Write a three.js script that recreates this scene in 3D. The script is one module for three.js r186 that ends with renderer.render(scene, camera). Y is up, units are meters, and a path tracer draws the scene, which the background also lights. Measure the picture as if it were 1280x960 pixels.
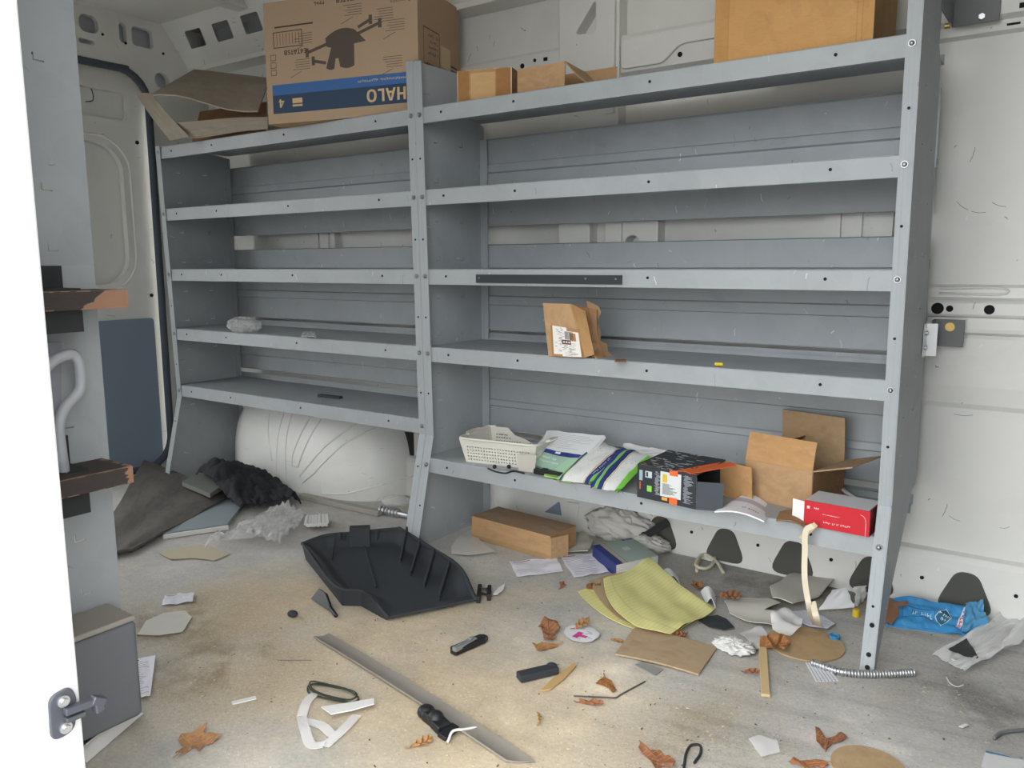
import * as THREE from 'three';
import { mergeGeometries } from 'three/addons/utils/BufferGeometryUtils.js';
import { RoundedBoxGeometry } from 'three/addons/geometries/RoundedBoxGeometry.js';
import { ImprovedNoise } from 'three/addons/math/ImprovedNoise.js';

// ---------- camera, sky, exposure ----------
// x runs along the shelves (right end of the shelves = 0), y up, z out of the shelf wall towards the open side door
const scene = new THREE.Scene();
const camera = new THREE.PerspectiveCamera(50.95, 4 / 3, 0.02, 200);
camera.position.set(0.3744, 1.0, 2.0917);
camera.rotation.set(-0.1481, 0.6147, -0.0042, 'YXZ');
scene.add(camera);
scene.background = new THREE.Color(0.97, 0.985, 1.0);      // even bright overcast
scene.backgroundIntensity = 1.0;
const renderer = new THREE.WebGLRenderer({ antialias: true });
renderer.toneMapping = THREE.LinearToneMapping;
renderer.toneMappingExposure = 5.5;
renderer.shadowMap.enabled = true;

// ---------- helpers ----------
const V = (x, y, z) => new THREE.Vector3(x, y, z);
function rng(seed) { let s = seed >>> 0; return () => { s = (s + 0x6D2B79F5) | 0; let t = Math.imul(s ^ (s >>> 15), 1 | s); t = (t + Math.imul(t ^ (t >>> 7), 61 | t)) ^ t; return ((t ^ (t >>> 14)) >>> 0) / 4294967296; }; }
const perlin = new ImprovedNoise();
const N = (x, y, z = 0) => perlin.noise(x, y, z);
const fbm = (x, y, z = 0) => N(x, y, z) + 0.5 * N(2.1 * x, 2.1 * y, z + 7) + 0.25 * N(4.3 * x, 4.3 * y, z + 13);
const sst = (a, b, x) => { const t = Math.min(1, Math.max(0, (x - a) / (b - a))); return t * t * (3 - 2 * t); };
const used = {};
function numbered(name) { const k = used[name] = (used[name] ?? -1) + 1; return k ? name + '_' + String(k).padStart(3, '0') : name; }
function mesh(name, geo, mat, parent) { const m = new THREE.Mesh(geo, mat); m.name = numbered(name); m.castShadow = m.receiveShadow = true; if (parent) parent.add(m); return m; }
function part(parent, name, geo, mat, label) { const m = mesh(name, geo, mat, parent); if (label) m.userData.label = label; return m; }
function tag(o, label, category, group) { o.userData.label = label; o.userData.category = category; if (group) o.userData.group = group; return o; }
function thing(name, label, category, pos = [0, 0, 0], turn = 0, group) {
  const o = new THREE.Group(); o.name = numbered(name); scene.add(o); o.position.set(...pos); o.rotation.y = turn; return tag(o, label, category, group);
}
function solo(name, label, category, geo, mat, group) {       // a thing of one mesh; its origin goes to its base
  geo.computeBoundingBox(); const b = geo.boundingBox, c = V((b.min.x + b.max.x) / 2, b.min.y, (b.min.z + b.max.z) / 2);
  geo.translate(-c.x, -c.y, -c.z); const m = mesh(name, geo, mat, scene); m.position.copy(c); return tag(m, label, category, group);
}
function settle(g) {                                          // moves a group's origin to the base of its parts
  const b = new THREE.Box3().setFromObject(g), c = V((b.min.x + b.max.x) / 2, b.min.y, (b.min.z + b.max.z) / 2);
  for (const k of g.children) k.position.sub(c); g.position.add(c); return g;
}
function struct(name, geo, mat, parent) { const m = mesh(name, geo, mat, parent ?? scene); if (!parent) m.userData.kind = 'structure'; return m; }
const box = (x0, x1, y0, y1, z0, z1) => new THREE.BoxGeometry(x1 - x0, y1 - y0, z1 - z0).translate((x0 + x1) / 2, (y0 + y1) / 2, (z0 + z1) / 2);
const rbox = (w, h, d, r, x = 0, y = 0, z = 0) => new RoundedBoxGeometry(w, h, d, 2, r).translate(x, y, z);
const merge = (list) => mergeGeometries(list.map((g) => { const h = g.index ? g.toNonIndexed() : g; for (const k of Object.keys(h.attributes)) if (!['position', 'normal', 'uv'].includes(k)) h.deleteAttribute(k); return h; }));
function polyShape(pts, holes = []) {
  const s = new THREE.Shape(pts.map((p) => new THREE.Vector2(p[0], p[1])));
  for (const h of holes) s.holes.push(h instanceof THREE.Path ? h : new THREE.Path(h.map((p) => new THREE.Vector2(p[0], p[1]))));
  return s;
}
const exZ = (shape, z0, depth, bevel = 0) => new THREE.ExtrudeGeometry(shape, { depth: depth - 2 * bevel, bevelEnabled: bevel > 0, bevelSize: bevel, bevelThickness: bevel, bevelOffset: -bevel, bevelSegments: 2, curveSegments: 10 }).translate(0, 0, z0 + bevel);
function exX(shape, x0, depth) {                              // a (z, y) outline swept along x
  const g = new THREE.ExtrudeGeometry(shape, { depth, bevelEnabled: false, curveSegments: 10 });
  const p = g.attributes.position, n = g.attributes.normal;
  for (let i = 0; i < p.count; i++) { p.setXYZ(i, x0 + p.getZ(i), p.getY(i), p.getX(i)); n.setXYZ(i, n.getZ(i), n.getY(i), n.getX(i)); }
  for (const a of Object.values(g.attributes)) for (let i = 0; i < a.count; i += 3) for (let k = 0; k < a.itemSize; k++) { const t = a.array[(i + 1) * a.itemSize + k]; a.array[(i + 1) * a.itemSize + k] = a.array[(i + 2) * a.itemSize + k]; a.array[(i + 2) * a.itemSize + k] = t; }
  return g;
}
function rrPath(cx, cy, w, h, r) {                            // rounded rectangle as a path
  const p = new THREE.Path(), x = cx - w / 2, y = cy - h / 2; r = Math.min(r, w / 2 - 1e-4, h / 2 - 1e-4);
  p.moveTo(x + r, y); p.lineTo(x + w - r, y); p.absarc(x + w - r, y + r, r, -Math.PI / 2, 0); p.lineTo(x + w, y + h - r); p.absarc(x + w - r, y + h - r, r, 0, Math.PI / 2);
  p.lineTo(x + r, y + h); p.absarc(x + r, y + h - r, r, Math.PI / 2, Math.PI); p.lineTo(x, y + r); p.absarc(x + r, y + r, r, Math.PI, 1.5 * Math.PI); return p;
}
function rounded(pts, r) {                                    // polygon with rounded corners as a list of points
  const out = [], n = pts.length;
  for (let i = 0; i < n; i++) {
    const p = pts[i], a = pts[(i + n - 1) % n], b = pts[(i + 1) % n], la = Math.hypot(a[0] - p[0], a[1] - p[1]), lb = Math.hypot(b[0] - p[0], b[1] - p[1]), k = Math.min(r, la * .45, lb * .45);
    const A = [p[0] + (a[0] - p[0]) * k / la, p[1] + (a[1] - p[1]) * k / la], B = [p[0] + (b[0] - p[0]) * k / lb, p[1] + (b[1] - p[1]) * k / lb];
    for (let j = 0; j <= 5; j++) { const t = j / 5; out.push([(1 - t) ** 2 * A[0] + 2 * t * (1 - t) * p[0] + t * t * B[0], (1 - t) ** 2 * A[1] + 2 * t * (1 - t) * p[1] + t * t * B[1]]); }
  }
  return out;
}
const circ = (cx, cy, r, n = 14) => Array.from({ length: n }, (_, i) => [cx + r * Math.cos(i / n * 2 * Math.PI), cy + r * Math.sin(i / n * 2 * Math.PI)]);
function slab(o, a, b, t) {                                   // board from corner o along the edges a and b, t thick, centred on that plane
  const A = V(...a), B = V(...b), n = A.clone().cross(B).normalize().multiplyScalar(t);
  return new THREE.BoxGeometry(1, 1, 1).translate(.5, .5, 0).applyMatrix4(new THREE.Matrix4().makeBasis(A, B, n).setPosition(...o));
}
function gridGeo(P, U, nu, nv) {                              // closed shell from an upper and a lower grid of points
  const pos = [], uv = [], idx = [], W = nv + 1, tops = (i, j) => i * W + j, bots = (i, j) => (nu + 1) * W + i * W + j;
  for (const side of P) for (const p of side) pos.push(...p);
  for (let s = 0; s < 2; s++) for (let i = 0; i <= nu; i++) for (let j = 0; j <= nv; j++) uv.push(...U(i / nu, j / nv));
  for (let i = 0; i < nu; i++) for (let j = 0; j < nv; j++) {
    idx.push(tops(i, j), tops(i + 1, j), tops(i + 1, j + 1), tops(i, j), tops(i + 1, j + 1), tops(i, j + 1));
    idx.push(bots(i, j), bots(i + 1, j + 1), bots(i + 1, j), bots(i, j), bots(i, j + 1), bots(i + 1, j + 1));
  }
  const edge = []; for (let i = 0; i < nu; i++) edge.push([i, 0, i + 1, 0]); for (let j = 0; j < nv; j++) edge.push([nu, j, nu, j + 1]);
  for (let i = nu; i > 0; i--) edge.push([i, nv, i - 1, nv]); for (let j = nv; j > 0; j--) edge.push([0, j, 0, j - 1]);
  for (const [a, b, c, d] of edge) {
    const base = pos.length / 3;
    for (const k of [tops(a, b), tops(c, d), bots(a, b), bots(c, d)]) { pos.push(pos[3 * k], pos[3 * k + 1], pos[3 * k + 2]); uv.push(uv[2 * k], uv[2 * k + 1]); }
    idx.push(base, base + 2, base + 1, base + 1, base + 2, base + 3);
  }
  const g = new THREE.BufferGeometry(); g.setAttribute('position', new THREE.Float32BufferAttribute(pos, 3)); g.setAttribute('uv', new THREE.Float32BufferAttribute(uv, 2)); g.setIndex(idx); g.computeVertexNormals(); return g;
}
function patch(fn, nu, nv, t = .001, U = (u, v) => [u, v]) {  // thickened surface: fn(u, v) -> [x, y, z]
  const top = [], bot = [], e = 1e-3;
  for (let i = 0; i <= nu; i++) for (let j = 0; j <= nv; j++) {
    const u = i / nu, v = j / nv, p = V(...fn(u, v)), u1 = u + e > 1 ? u - e : u + e, v1 = v + e > 1 ? v - e : v + e;
    const du = V(...fn(u1, v)).sub(p).multiplyScalar(u1 > u ? 1 : -1), dv = V(...fn(u, v1)).sub(p).multiplyScalar(v1 > v ? 1 : -1), n = du.cross(dv).normalize();
    if (!(n.lengthSq() > .5)) n.set(0, 1, 0);
    top.push(p.clone().addScaledVector(n, t / 2).toArray()); bot.push(p.addScaledVector(n, -t / 2).toArray());
  }
  return gridGeo([top, bot], U, nu, nv);
}
// a flat sheet between four floor points a (0,0), b (1,0), c (1,1), d (0,1), each [x, z]; h(u, v) lifts it. Seen from above, a-b-c-d runs so that b is right of a and d behind it.
function quad([a, b, c, d], y, t, h = () => 0, nu = 12, nv = 12) {
  return patch((u, v) => { const x = (1 - v) * ((1 - u) * a[0] + u * b[0]) + v * ((1 - u) * d[0] + u * c[0]), z = (1 - v) * ((1 - u) * a[1] + u * b[1]) + v * ((1 - u) * d[1] + u * c[1]); return [x, y + t / 2 + h(u, v), z]; }, nu, nv, t);
}
// a flat sheet with any outline [[x, z], ...] on the floor, thickness t, lifted by h(x, z)
function sheet(pts, y, t, h = () => 0, levels = 2) {
  const c2 = pts.map((p) => new THREE.Vector2(p[0], p[1])); if (THREE.ShapeUtils.area(c2) < 0) c2.reverse();
  const P = c2.map((p) => [p.x, p.y]); let tri = THREE.ShapeUtils.triangulateShape(c2, []);
  for (let l = 0; l < levels; l++) {
    const mid = new Map(), get = (a, b) => { const k = a < b ? a + ',' + b : b + ',' + a; if (!mid.has(k)) { P.push([(P[a][0] + P[b][0]) / 2, (P[a][1] + P[b][1]) / 2]); mid.set(k, P.length - 1); } return mid.get(k); };
    tri = tri.flatMap(([a, b, c]) => { const d = get(a, b), e = get(b, c), f = get(c, a); return [[a, d, f], [d, b, e], [f, e, c], [d, e, f]]; });
  }
  const xs = P.map((p) => p[0]), zs = P.map((p) => p[1]), x0 = Math.min(...xs), z0 = Math.min(...zs), w = Math.max(...xs) - x0, d = Math.max(...zs) - z0;
  const pos = [], uv = [], idx = [], n = P.length;
  for (const s of [1, 0]) for (const p of P) { pos.push(p[0], y + s * t + h(p[0], p[1]), p[1]); uv.push((p[0] - x0) / w, 1 - (p[1] - z0) / d); }
  const cnt = new Map(); for (const [a, b, c] of tri) { idx.push(a, c, b, a + n, b + n, c + n); for (const [p, q] of [[a, b], [b, c], [c, a]]) cnt.set(p + ',' + q, [p, q]); }
  for (const [p, q] of cnt.values()) if (!cnt.has(q + ',' + p)) { const base = pos.length / 3; for (const k of [p, q, p + n, q + n]) { pos.push(pos[3 * k], pos[3 * k + 1], pos[3 * k + 2]); uv.push(uv[2 * k], uv[2 * k + 1]); } idx.push(base, base + 1, base + 2, base + 1, base + 3, base + 2); }
  const g = new THREE.BufferGeometry(); g.setAttribute('position', new THREE.Float32BufferAttribute(pos, 3)); g.setAttribute('uv', new THREE.Float32BufferAttribute(uv, 2)); g.setIndex(idx); g.computeVertexNormals(); return g;
}
function tube(pts, r, closed = false, seg = 0, rad = 8) {
  const c = new THREE.CatmullRomCurve3(pts.map((p) => V(...p)), closed, 'centripetal'), g = new THREE.TubeGeometry(c, seg || Math.max(8, pts.length * 8), r, rad, closed);
  if (closed) return g;
  const caps = [0, 1].map((t) => new THREE.SphereGeometry(r, rad, 5).translate(...c.getPoint(t).toArray())); return merge([g, ...caps]);
}
function ribbon(pts, w, t, up = [0, 1, 0], n = 40) {           // flat strip along a curve, w wide, facing up
  const c = new THREE.CatmullRomCurve3(pts.map((p) => V(...p)), false, 'centripetal'), U = V(...up);
  return patch((u, v) => { const p = c.getPoint(u), s = c.getTangent(u).cross(U).normalize(); return p.addScaledVector(s, (v - .5) * w).toArray(); }, n, 2, t);
}
function bar(a, b, w, h) {                                    // straight bar, w across (level), h high
  const A = V(...a), d = V(...b).sub(A), L = d.length(); d.normalize(); let s = V(-d.z, 0, d.x); if (s.lengthSq() < 1e-6) s.set(1, 0, 0); s.normalize(); const n = s.clone().cross(d).normalize(); 
  return new RoundedBoxGeometry(L, h, w, 2, Math.min(w, h) * .18).applyMatrix4(new THREE.Matrix4().makeBasis(d, n.y < 0 ? n.negate() : n, s).setPosition(A.addScaledVector(d, L / 2)));
}
function fixWinding(g) { return g; }
function blob(c, r, amp, freq, seed, detail = 24) {           // crumpled closed lump
  const g = new THREE.SphereGeometry(1, detail * 2, detail), p = g.attributes.position;
  for (let i = 0; i < p.count; i++) { const v = V().fromBufferAttribute(p, i), ridged = (k) => 1 - 2 * Math.abs(N(v.x * k + seed, v.y * k, v.z * k + seed * 3)); const s = 1 + amp * (ridged(freq) - .5) + amp * .6 * (ridged(freq * 2.3) - .5); p.setXYZ(i, c[0] + v.x * r[0] * s, Math.max(c[1] - r[1] + .001, c[1] + v.y * r[1] * s), c[2] + v.z * r[2] * s); }
  g.computeVertexNormals(); return g;
}

// ---------- textures and materials ----------
function canvasMap(w, h, draw, wrap) {
  const c = document.createElement('canvas'); c.width = w; c.height = h; const x = c.getContext('2d'); draw(x, w, h);
  const t = new THREE.CanvasTexture(c); t.colorSpace = THREE.SRGBColorSpace; t.anisotropy = 8; if (wrap) t.wrapS = t.wrapT = THREE.RepeatWrapping; return t;
}
function dataMap(w, h, fn, srgb = true, wrap = true) {
  const d = new Uint8Array(w * h * 4);
  for (let j = 0; j < h; j++) for (let i = 0; i < w; i++) { const c = fn(i / w, j / h), k = 4 * (j * w + i); for (let q = 0; q < 3; q++) d[k + q] = Math.max(0, Math.min(255, Math.round(c[q]))); d[k + 3] = 255; }
  const t = new THREE.DataTexture(d, w, h); t.magFilter = THREE.LinearFilter; t.minFilter = THREE.LinearMipmapLinearFilter; t.generateMipmaps = true; if (wrap) t.wrapS = t.wrapT = THREE.RepeatWrapping; if (srgb) t.colorSpace = THREE.SRGBColorSpace; t.needsUpdate = true; return t;
}
const std = (color, roughness = .7, o = {}) => new THREE.MeshStandardMaterial({ color, roughness, metalness: 0, ...o });
const phys = (color, roughness, o = {}) => new THREE.MeshPhysicalMaterial({ color, roughness, metalness: 0, ...o });
// painted steel with faint wear: tile of one metre
function paintMap(base, spread, seed, scuffs, scuffColor, light) {
  return canvasMap(1024, 1024, (x, w, h) => {
    x.fillStyle = base; x.fillRect(0, 0, w, h); const r = rng(seed);
    for (let i = 0; i < 260; i++) { x.globalAlpha = .014 * spread; x.fillStyle = r() < .5 ? '#000' : '#fff'; x.beginPath(); x.ellipse(r() * w, r() * h, 20 + r() * 90, 10 + r() * 60, r() * 3, 0, 7); x.fill(); }
    for (let i = 0; i < scuffs; i++) { x.globalAlpha = .25 + .6 * r(); x.strokeStyle = r() < light ? '#ffffff' : scuffColor; x.lineWidth = .8 + 1.8 * r(); let px = r() * w, py = r() * h; x.beginPath(); x.moveTo(px, py); const dx = (r() - .3) * 12, dy = (r() - .5) * 5; for (let k = 0; k < 2 + r() * 4; k++) { px += dx + (r() - .5) * 5; py += dy + (r() - .5) * 5; x.lineTo(px, py); } x.stroke(); }
    x.globalAlpha = 1;
  }, true);
}
const greyMap = paintMap('#9fa5a8', 1, 5, 60, '#5c6164', .7), whiteMap = paintMap('#e2e2dd', .55, 9, 46, '#55524c', .1);
const M = {
  grey: std(0xffffff, .5, { map: greyMap }),
  white: std(0xffffff, .42, { map: whiteMap }),
  whitePlain: std(0xdcdcd8, .45),
  jamb: std(0xe6e6e4, .35),
  rearGrey: std(0xb9bec2, .6), seal: std(0x4a525b, .8), hole: std(0x16181a, .95), dark: std(0x2b2d2f, .8), pad: std(0x565651, .95), bulkhead: std(0x4d5052, .8), striker: std(0x5d6068, .45, { metalness: .5 }), trim: std(0x8290a0, .85),
  bolt: std(0x97999b, .4, { metalness: 1 }), steel: std(0xc9cbcc, .36, { metalness: .9 }), brass: std(0xb9a167, .4, { metalness: .9 }),
  bracket: std(0x77797a, .6), blackPlastic: std(0x1b1c1f, .5), blackMatte: std(0x2f3338, .75), rubber: std(0x2c3036, .9),
  paper: std(0xe8e8ea, .85), greyPaper: std(0xc6c2b8, .9), whiteCard: std(0xdad9d6, .8), cream: std(0xd9d0b8, .75),
  clear: phys(0xffffff, .15, { transmission: .78, thickness: 0, ior: 1.35, side: THREE.DoubleSide }),
  clearMilky: phys(0xffffff, .3, { transmission: .6, thickness: 0, ior: 1.3, side: THREE.DoubleSide }),
  greyFilm: phys(0xf0eee8, .3, { transmission: .42, thickness: 0, ior: 1.3, side: THREE.DoubleSide }),
};
function cardMap(base, seed, ink) {                           // kraft board: fibres and faint flutes
  return canvasMap(512, 512, (x, w, h) => {
    x.fillStyle = base; x.fillRect(0, 0, w, h); const r = rng(seed);
    for (let i = 0; i < 2600; i++) { x.globalAlpha = .05 + .06 * r(); x.strokeStyle = r() < .5 ? '#5e3d1c' : '#f3d9ae'; x.lineWidth = .6 + r(); const a = r() * w, b = r() * h; x.beginPath(); x.moveTo(a, b); x.lineTo(a + 4 + 16 * r(), b + (r() - .5) * 4); x.stroke(); }
    for (let i = 0; i < 60; i++) { x.globalAlpha = .035; x.fillStyle = r() < .6 ? '#3a2410' : '#fff0d0'; x.beginPath(); x.ellipse(r() * w, r() * h, 10 + r() * 70, 8 + r() * 40, r() * 3, 0, 7); x.fill(); }
    x.globalAlpha = 1; if (ink) ink(x, w, h, r);
  });
}
const card = (base, seed, ink) => std(0xffffff, .88, { map: cardMap(base, seed, ink) });
M.kraft = card('#b4916a', 21); M.kraftIn = card('#aa8f6c', 22); M.kraftWarm = card('#b78d5e', 23); M.kraftGrey = card('#988d80', 24); M.board = card('#b09a78', 25); M.kraftDark = card('#8f6b48', 26);
const lines = (x, x0, y0, w, n, dy, lw, color, r, ragged = .25) => { x.strokeStyle = color; x.lineWidth = lw; for (let i = 0; i < n; i++) { x.beginPath(); x.moveTo(x0, y0 + i * dy); x.lineTo(x0 + w * (1 - ragged * r()), y0 + i * dy); x.stroke(); } };
// lettering too small to read in the photograph: a run of uneven strokes
const scrib = (x, X, Y, w, h, seed) => { const r = rng(seed); for (let q = 0; q < w; ) { const a = h * (.35 + .3 * r()); if (r() > .12) { x.fillRect(X + q, Y + h * .2 * r(), a * .35, h * (.6 + .3 * r())); x.fillRect(X + q, Y + h * (.1 + .7 * r()), a, h * .22); } q += a + h * .16; } };
const print = (w, h, draw, rough = .75) => std(0xffffff, rough, { map: canvasMap(w, h, draw) });

// ---------- ground outside and the shell of the van ----------
struct('ground', new THREE.PlaneGeometry(80, 80).rotateX(-Math.PI / 2).translate(0, -.55, 20), std(0x8c8a86, .95));
const floorW = 4.55, floorD = 2.03, fx0 = -3.3, fz0 = -.47;
const pts2 = { tan: [[-0.787,0.716], [-1.14,0.6], [-0.531,0.624], [-1.195,0.857], [-0.559,0.833], [-1.523,0.675]], grey: [[0.07,0.206], [-0.061,0.377], [0.207,-0.019], [-0.235,0.498]], black: [[-0.455,-0.28], [-0.262,-0.338], [0.28,0.061], [-0.2,0.583], [-1.658,0.898], [-1.346,0.961]], pale: [[0.061,0.469], [-0.112,0.59], [-0.474,0.498]] };
const near = (list, x, z, r) => { let s = 0; for (const p of list) s = Math.max(s, Math.exp(-((x - p[0]) ** 2 + (z - p[1]) ** 2) / (r * r))); return s; };
const fr = rng(77);
const floorMap = dataMap(2048, 1536, (u, v) => {
  const x = fx0 + u * floorW, z = fz0 + (1 - v) * floorD, n1 = fbm(x * 1.7, z * 1.7, 1), n2 = fbm(x * 7, z * 7, 4), n3 = fbm(x * 30, z * 30, 9), n4 = N(x * 110, z * 110, 3);
  let tan = Math.min(1, Math.max(0, .95 * near(pts2.tan, x, z, .33) + .32 * n1 + .25 * n2)), dirt = Math.max(0, near(pts2.black, x, z, .2) * (.6 + 1.1 * n2 + .4 * n3)), pale = near(pts2.pale, x, z, .22) * (.5 + .8 * n2);
  const streak = Math.max(0, fbm(x * 2.2 + z * 1.2, z * 16 + x * 1.3, 21)) * sst(-.9, .1, x);
  let c = [186 - 4 * (1 - tan), 181 - 1 * (1 - tan), 171 + 4 * (1 - tan)];
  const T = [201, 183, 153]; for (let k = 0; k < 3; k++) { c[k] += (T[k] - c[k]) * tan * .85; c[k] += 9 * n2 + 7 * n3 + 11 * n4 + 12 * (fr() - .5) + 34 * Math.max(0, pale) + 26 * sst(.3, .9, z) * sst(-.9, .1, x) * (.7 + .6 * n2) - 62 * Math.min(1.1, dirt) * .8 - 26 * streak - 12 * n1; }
  const s = fr(); if (s > .9955 - .006 * tan) { const k = 26 + 45 * fr(); c = c.map((q) => q + k); } else if (s < .008 + .05 * near(pts2.black, x, z, .25)) c = c.map((q) => q - 38);
  return c;
}, true, false);
const floorMat = std(0xffffff, .78, { map: floorMap });
struct('floor', box(fx0, fx0 + floorW, -.03, 0, fz0, fz0 + floorD), floorMat);

const wallProfile = [[-.432, 0], [-.438, .05], [-.446, .15], [-.455, .165], [-.474, .172], [-.475, .59], [-.467, .605], [-.462, .655], [-.462, .79], [-.468, .798], [-.452, .806], [-.45, .817], [-.45, .847], [-.438, .852], [-.434, .858], [-.434, .888], [-.44, .894], [-.46, .903], [-.462, .93], [-.474, .938], [-.475, 1.59], [-.456, 1.597], [-.454, 1.622], [-.432, 1.632], [-.43, 1.74], [-.44, 1.752], [-.475, 1.758], [-.475, 2.13]];
const wb = struct('wall_back', exX(polyShape([...wallProfile, [-.56, 2.13], [-.56, 0]]), -3.36, 4.61), M.white);
// pillars of the wall, pierced as pressed steel is
const tri1 = rounded([[-1.127,1.777], [-1.047,1.879], [-1.045,1.772]], .02), tri2 = rounded([[-1.02,1.904], [-1.101,1.985], [-1.027,2.02]], .02);
struct('pillar', exZ(polyShape([[-1.19, .95], [-.8, .95], [-.8, 1.2], [-.955, 1.24], [-.955, 2.12], [-1.19, 2.12]], [tri1, tri2, rrPath(-1.03, 1.105, .06, .09, .012), circ(-.895, 1.068, .025)]), -.476, .06, .004), M.white, wb);
struct('pillar_rib', box(-1.0, -.965, 1.5, 2.12, -.42, -.402), M.white, wb); struct('pillar_rib', box(-.965, -.93, 1.04, 1.2, -.42, -.405), M.white, wb);
struct('pillar', merge([box(-.275, -.085, .95, 1.2, -.476, -.44), box(-.25, -.225, .95, 1.2, -.44, -.43), box(-.2, -.165, .95, 1.2, -.44, -.428)]), M.white, wb);
struct('pillar', merge([box(-2.53, -2.38, .95, 1.2, -.476, -.44), box(-2.5, -2.48, .95, 1.2, -.44, -.43), box(-2.43, -2.41, .95, 1.2, -.44, -.43)]), M.white, wb);
struct('rail_gusset', exZ(polyShape(rounded([[-.95, 1.64], [-.8, 1.64], [-.74, 1.69], [-.4, 1.69], [-.4, 1.735], [-.86, 1.735], [-.95, 1.735]], .02), [rounded([[-0.959,1.717], [-0.871,1.711], [-0.882,1.691], [-0.952,1.665]], .012)]), -.432, .012, .003), M.white, wb);
for (const [x, y, r] of [[-1.354, 1.708, .009], [-.743, 1.66, .008], [-1.3, 1.72, .006], [.17, .872, .013], [.075, .872, .009], [.045, .872, .016], [-.63, 1.7, .008]]) struct('rail_hole', new THREE.CylinderGeometry(r, r, .004, 14).rotateX(Math.PI / 2).translate(x, y, -.4305 - (y < 1 ? .004 : 0)), M.hole, wb);
for (const [x, y] of [[0.102,1.649], [0.189,1.645], [-1.254,1.718]]) struct('rail_slot', box(x - .008, x + .008, y - .006, y + .006, -.434, -.428), M.hole, wb);
struct('rail_slot', box(.155, .185, 1.606, 1.611, -.46, -.452), M.hole, wb);
struct('rail_bead', tube([[.045, .913, -.46], [.19, .913, -.46], [.21, .918, -.46], [.205, .926, -.46], [.045, .927, -.46]], .0035), M.whitePlain, wb);
// dark foam pads in the triangular openings of the low rail
for (const [x, s] of [[-.775, 1], [-.54, 1], [-.315, 1.02], [-.08, 1], [.168, 1.05]]) {
  const g = exZ(polyShape(rounded([[-.076 * s, .006], [.076 * s, .006], [.026 * s, .118 * s], [-.026 * s, .118 * s]], .045)), 0, .016, .004).rotateX(-.08).translate(x, 0, -.446);
  struct('foam_pad', g, M.pad, wb);
}
for (const x of [-.66, -.43, -.2, .055, .29]) struct('rail_hole', new THREE.CylinderGeometry(.0055, .0055, .004, 10).rotateX(Math.PI / 2).translate(x, .085, -.441), M.hole, wb);
// wheel arch with pressed ribs
const AX = -2.5, AA = .52, AB = .28, AH = .44, AP = 3.2;
const arch = (u, v) => { const s = (1 - v ** 3.2) ** (1 / 2.6), a = Math.PI * (1 - u), c = Math.cos(a), q = Math.sin(a), f = (k) => Math.sign(k) * Math.abs(k) ** (2 / AP); return [AX + AA * f(c) * (.25 + .75 * s), AH * v, -.475 + AB * f(q) * s]; };
const archM = struct('wheel_arch', patch((u, v) => arch(u, v * .999), 64, 28, .004), M.white, wb);
const dense = (L) => L.flatMap((p, i) => i ? [1, 2, 3, 4, 5].map((k) => [L[i - 1][0] + (p[0] - L[i - 1][0]) * k / 5, L[i - 1][1] + (p[1] - L[i - 1][1]) * k / 5]) : [p]);
const archZ = (x, y) => { const v = y / AH, s = (1 - v ** 3.2) ** (1 / 2.6), k = Math.min(.999, Math.abs((x - AX) / (AA * (.25 + .75 * s)))); return -.475 + AB * s * (1 - k ** AP) ** (1 / AP); };
for (const L of [[[-2.635,0.319], [-2.576,0.122]], [[-2.539,0.33], [-2.547,0.063]], [[-2.484,0.335], [-2.482,0.05]], [[-2.361,0.341], [-2.437,0.16], [-2.439,0.116], [-2.402,0.117], [-2.3,0.33]], [[-2.102,0.342], [-2.246,0.221], [-2.389,0.076], [-2.38,0.044], [-2.304,0.099], [-2.155,0.239], [-1.999,0.343]], [[-2.265,0.055], [-2.252,0.018], [-2.127,0.031], [-1.973,0.081], [-1.836,0.129]]])
  struct('arch_rib', tube(dense(L).map(([x, y]) => [x, Math.max(.01, y), archZ(x, Math.max(.01, y)) + .0025]), .0042), M.white, archM);

struct('rail_opening', exZ(polyShape(rounded([[-1.282,0.032], [-1.194,0.104], [-1.172,0.007], [-1.194,-0.01]], .01)), -.446, .008), M.trim, wb);
struct('pillar_foot', exZ(polyShape([[-1.159,0.108], [-1.107,0.111], [-1.113,0.026], [-1.159,0.027]]), -.46, .024, .003), M.white, wb);
struct('arch_gap', exZ(polyShape([[-2.047,0.271], [-1.962,0.274], [-1.964,0.04], [-1.997,0.057], [-2.018,0.156]]), -.4745, .004), M.dark, wb);
for (const a of [[[0.068,1.164],[0.097,1.141]], [[0.105,1.137],[0.139,1.133]], [[0.153,1.158],[0.185,1.146]], [[0.113,0.71],[0.12,0.728]], [[0.101,0.572],[0.148,0.574]], [[0.109,0.274],[0.138,0.263]], [[0.237,0.262],[0.259,0.269]]]) struct('paint_scratch', tube([[a[0][0], a[0][1], -.4745], [(a[0][0] + a[1][0]) / 2, (a[0][1] + a[1][1]) / 2 - .003, -.4745], [a[1][0], a[1][1], -.4745]], .0007, false, 8, 5), M.bracket, wb);

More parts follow.
